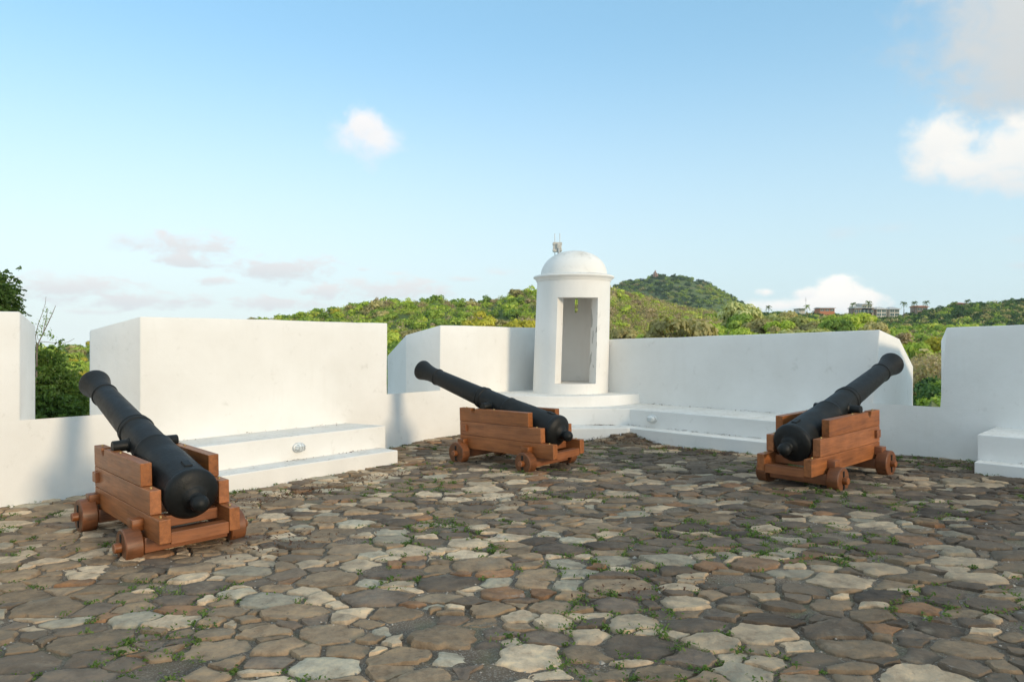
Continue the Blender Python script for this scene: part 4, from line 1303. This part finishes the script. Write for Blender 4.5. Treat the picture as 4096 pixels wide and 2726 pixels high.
# clouds, laid out by compass bearing and elevation
az = mth(nt, 'ARCTAN2', sep.outputs[0], sep.outputs[1]); el = mth(nt, 'ARCSINE', sep.outputs[2])
cn1 = noisetex(nt, mapping(nt, gen, (1, 1, 1.3)), 24, 9, .58, .3)
cn2 = noisetex(nt, mapping(nt, gen, (1, 1, 2.3), (3, 1, 0)), 27, 9, .62, .3)
def cloud(px, py, rx, ry, soft=.5, amp=1.3, nz=None):
    a0 = math.atan((px - 1178) / FP); e0 = math.atan((784 - py) / FP * math.cos(a0))
    ra, re = rx / FP, ry / FP
    da = mth(nt, 'MULTIPLY', mth(nt, 'SUBTRACT', az, a0), 1 / ra); de = mth(nt, 'MULTIPLY', mth(nt, 'SUBTRACT', el, e0), 1 / re)
    d = mth(nt, 'SQRT', mth(nt, 'ADD', mth(nt, 'MULTIPLY', da, da), mth(nt, 'MULTIPLY', de, de)))
    v = mth(nt, 'ADD', mth(nt, 'SUBTRACT', 1.0, d), mth(nt, 'MULTIPLY', mth(nt, 'SUBTRACT', nz or cn1, .5), amp * 3.0))
    mr = nt.nodes.new('ShaderNodeMapRange'); mr.interpolation_type = 'SMOOTHSTEP'
    nt.links.new(v, mr.inputs[0]); mr.inputs[1].default_value = 0; mr.inputs[2].default_value = soft * 1.5
    return mr.outputs[0], de
def lay(cur, items, bright, shade, op):
    for it in items:
        m_, de = cloud(*it[:4], *(it[4:]))
        lit = mth(nt, 'MULTIPLY_ADD', de, .45, .55, clamp=True)
        c = mixc(nt, lit, shade, bright)
        cur = mixc(nt, mth(nt, 'MULTIPLY', m_, op), cur, c)
    return cur
skyc = lay(skyc, [(2350, 60, 260, 250, .7, .45), (2330, 180, 170, 110, .8, .45), (2420, 80, 200, 200, .6, .3)], K(.74, .77, .77), K(.60, .64, .66), .95)
skyc = lay(skyc, [(2160, 335, 90, 90, .5, .5), (2330, 345, 130, 95, .5, .5), (2230, 385, 110, 50, .6, .5)], K(1.12, 1.08, 1.0), K(.80, .84, .86), .97)
skyc = lay(skyc, [(856, 322, 100, 66, .7, .6), (838, 282, 52, 52, .5, .5)], K(1.12, 1.06, 1.03), K(.86, .90, .93), .95)
skyc = lay(skyc, [(440, 568, 125, 42, .55, .85, cn2), (665, 618, 145, 32, .5, .8, cn2), (430, 598, 75, 26, .55, .85, cn2), (280, 555, 50, 26, .8, .6, cn2)], K(.93, .92, .92), K(.74, .79, .82), .95)
skyc = lay(skyc, [(160, 663, 150, 34, .55, .85, cn2), (340, 692, 180, 24, .55, .85, cn2), (640, 698, 130, 22, .55, .85, cn2), (900, 666, 150, 40, .55, .85, cn2), (740, 672, 55, 20, .55, .85, cn2), (500, 646, 60, 14, .55, .85, cn2), (1150, 628, 50, 14, .9, .7, cn2), (1070, 642, 60, 9, .9, .6, cn2), (835, 620, 36, 9, .9, .7, cn2), (200, 718, 70, 9, .9, .7, cn2)], K(.96, .95, .94), K(.78, .83, .86), .95)
skyc = lay(skyc, [(1930, 680, 62, 46, .3, .42), (1965, 694, 72, 36, .3, .42), (1890, 696, 70, 36, .35, .45), (1850, 674, 34, 20, .4, .5), (1765, 672, 26, 13, .5, .5), (1800, 702, 120, 20, .6, .5)], K(1.25, 1.19, 1.10), K(.92, .95, .97), .97)
skyc = lay(skyc, [(1930, 540, 60, 18, 1.0, .7, cn2), (2055, 525, 60, 14, 1.0, .7, cn2), (2345, 612, 40, 11, .9, .6, cn2), (2345, 553, 40, 16, 1.0, .6, cn2)], K(.80, .84, .88), K(.72, .79, .84), .5)
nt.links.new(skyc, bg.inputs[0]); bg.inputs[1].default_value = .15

sl = bpy.data.lights.new('sun', 'SUN'); sl.energy = 1.6; sl.angle = R(8.5); sl.color = (1.0, .79, .54)
so = bpy.data.objects.new('sun', sl); COL.objects.link(so)
sd = Vector((math.sin(SAZ) * math.cos(SEL), math.cos(SAZ) * math.cos(SEL), math.sin(SEL)))
so.rotation_euler = (-sd).to_track_quat('-Z', 'Y').to_euler()

sc.view_settings.view_transform = 'Standard'; sc.view_settings.look = 'None'
sc.view_settings.exposure = .56; sc.view_settings.gamma = 1
sc.cycles.volume_bounces = 0; sc.cycles.max_bounces = 6; sc.cycles.diffuse_bounces = 4; sc.cycles.transmission_bounces = 3; sc.cycles.transparent_max_bounces = 4
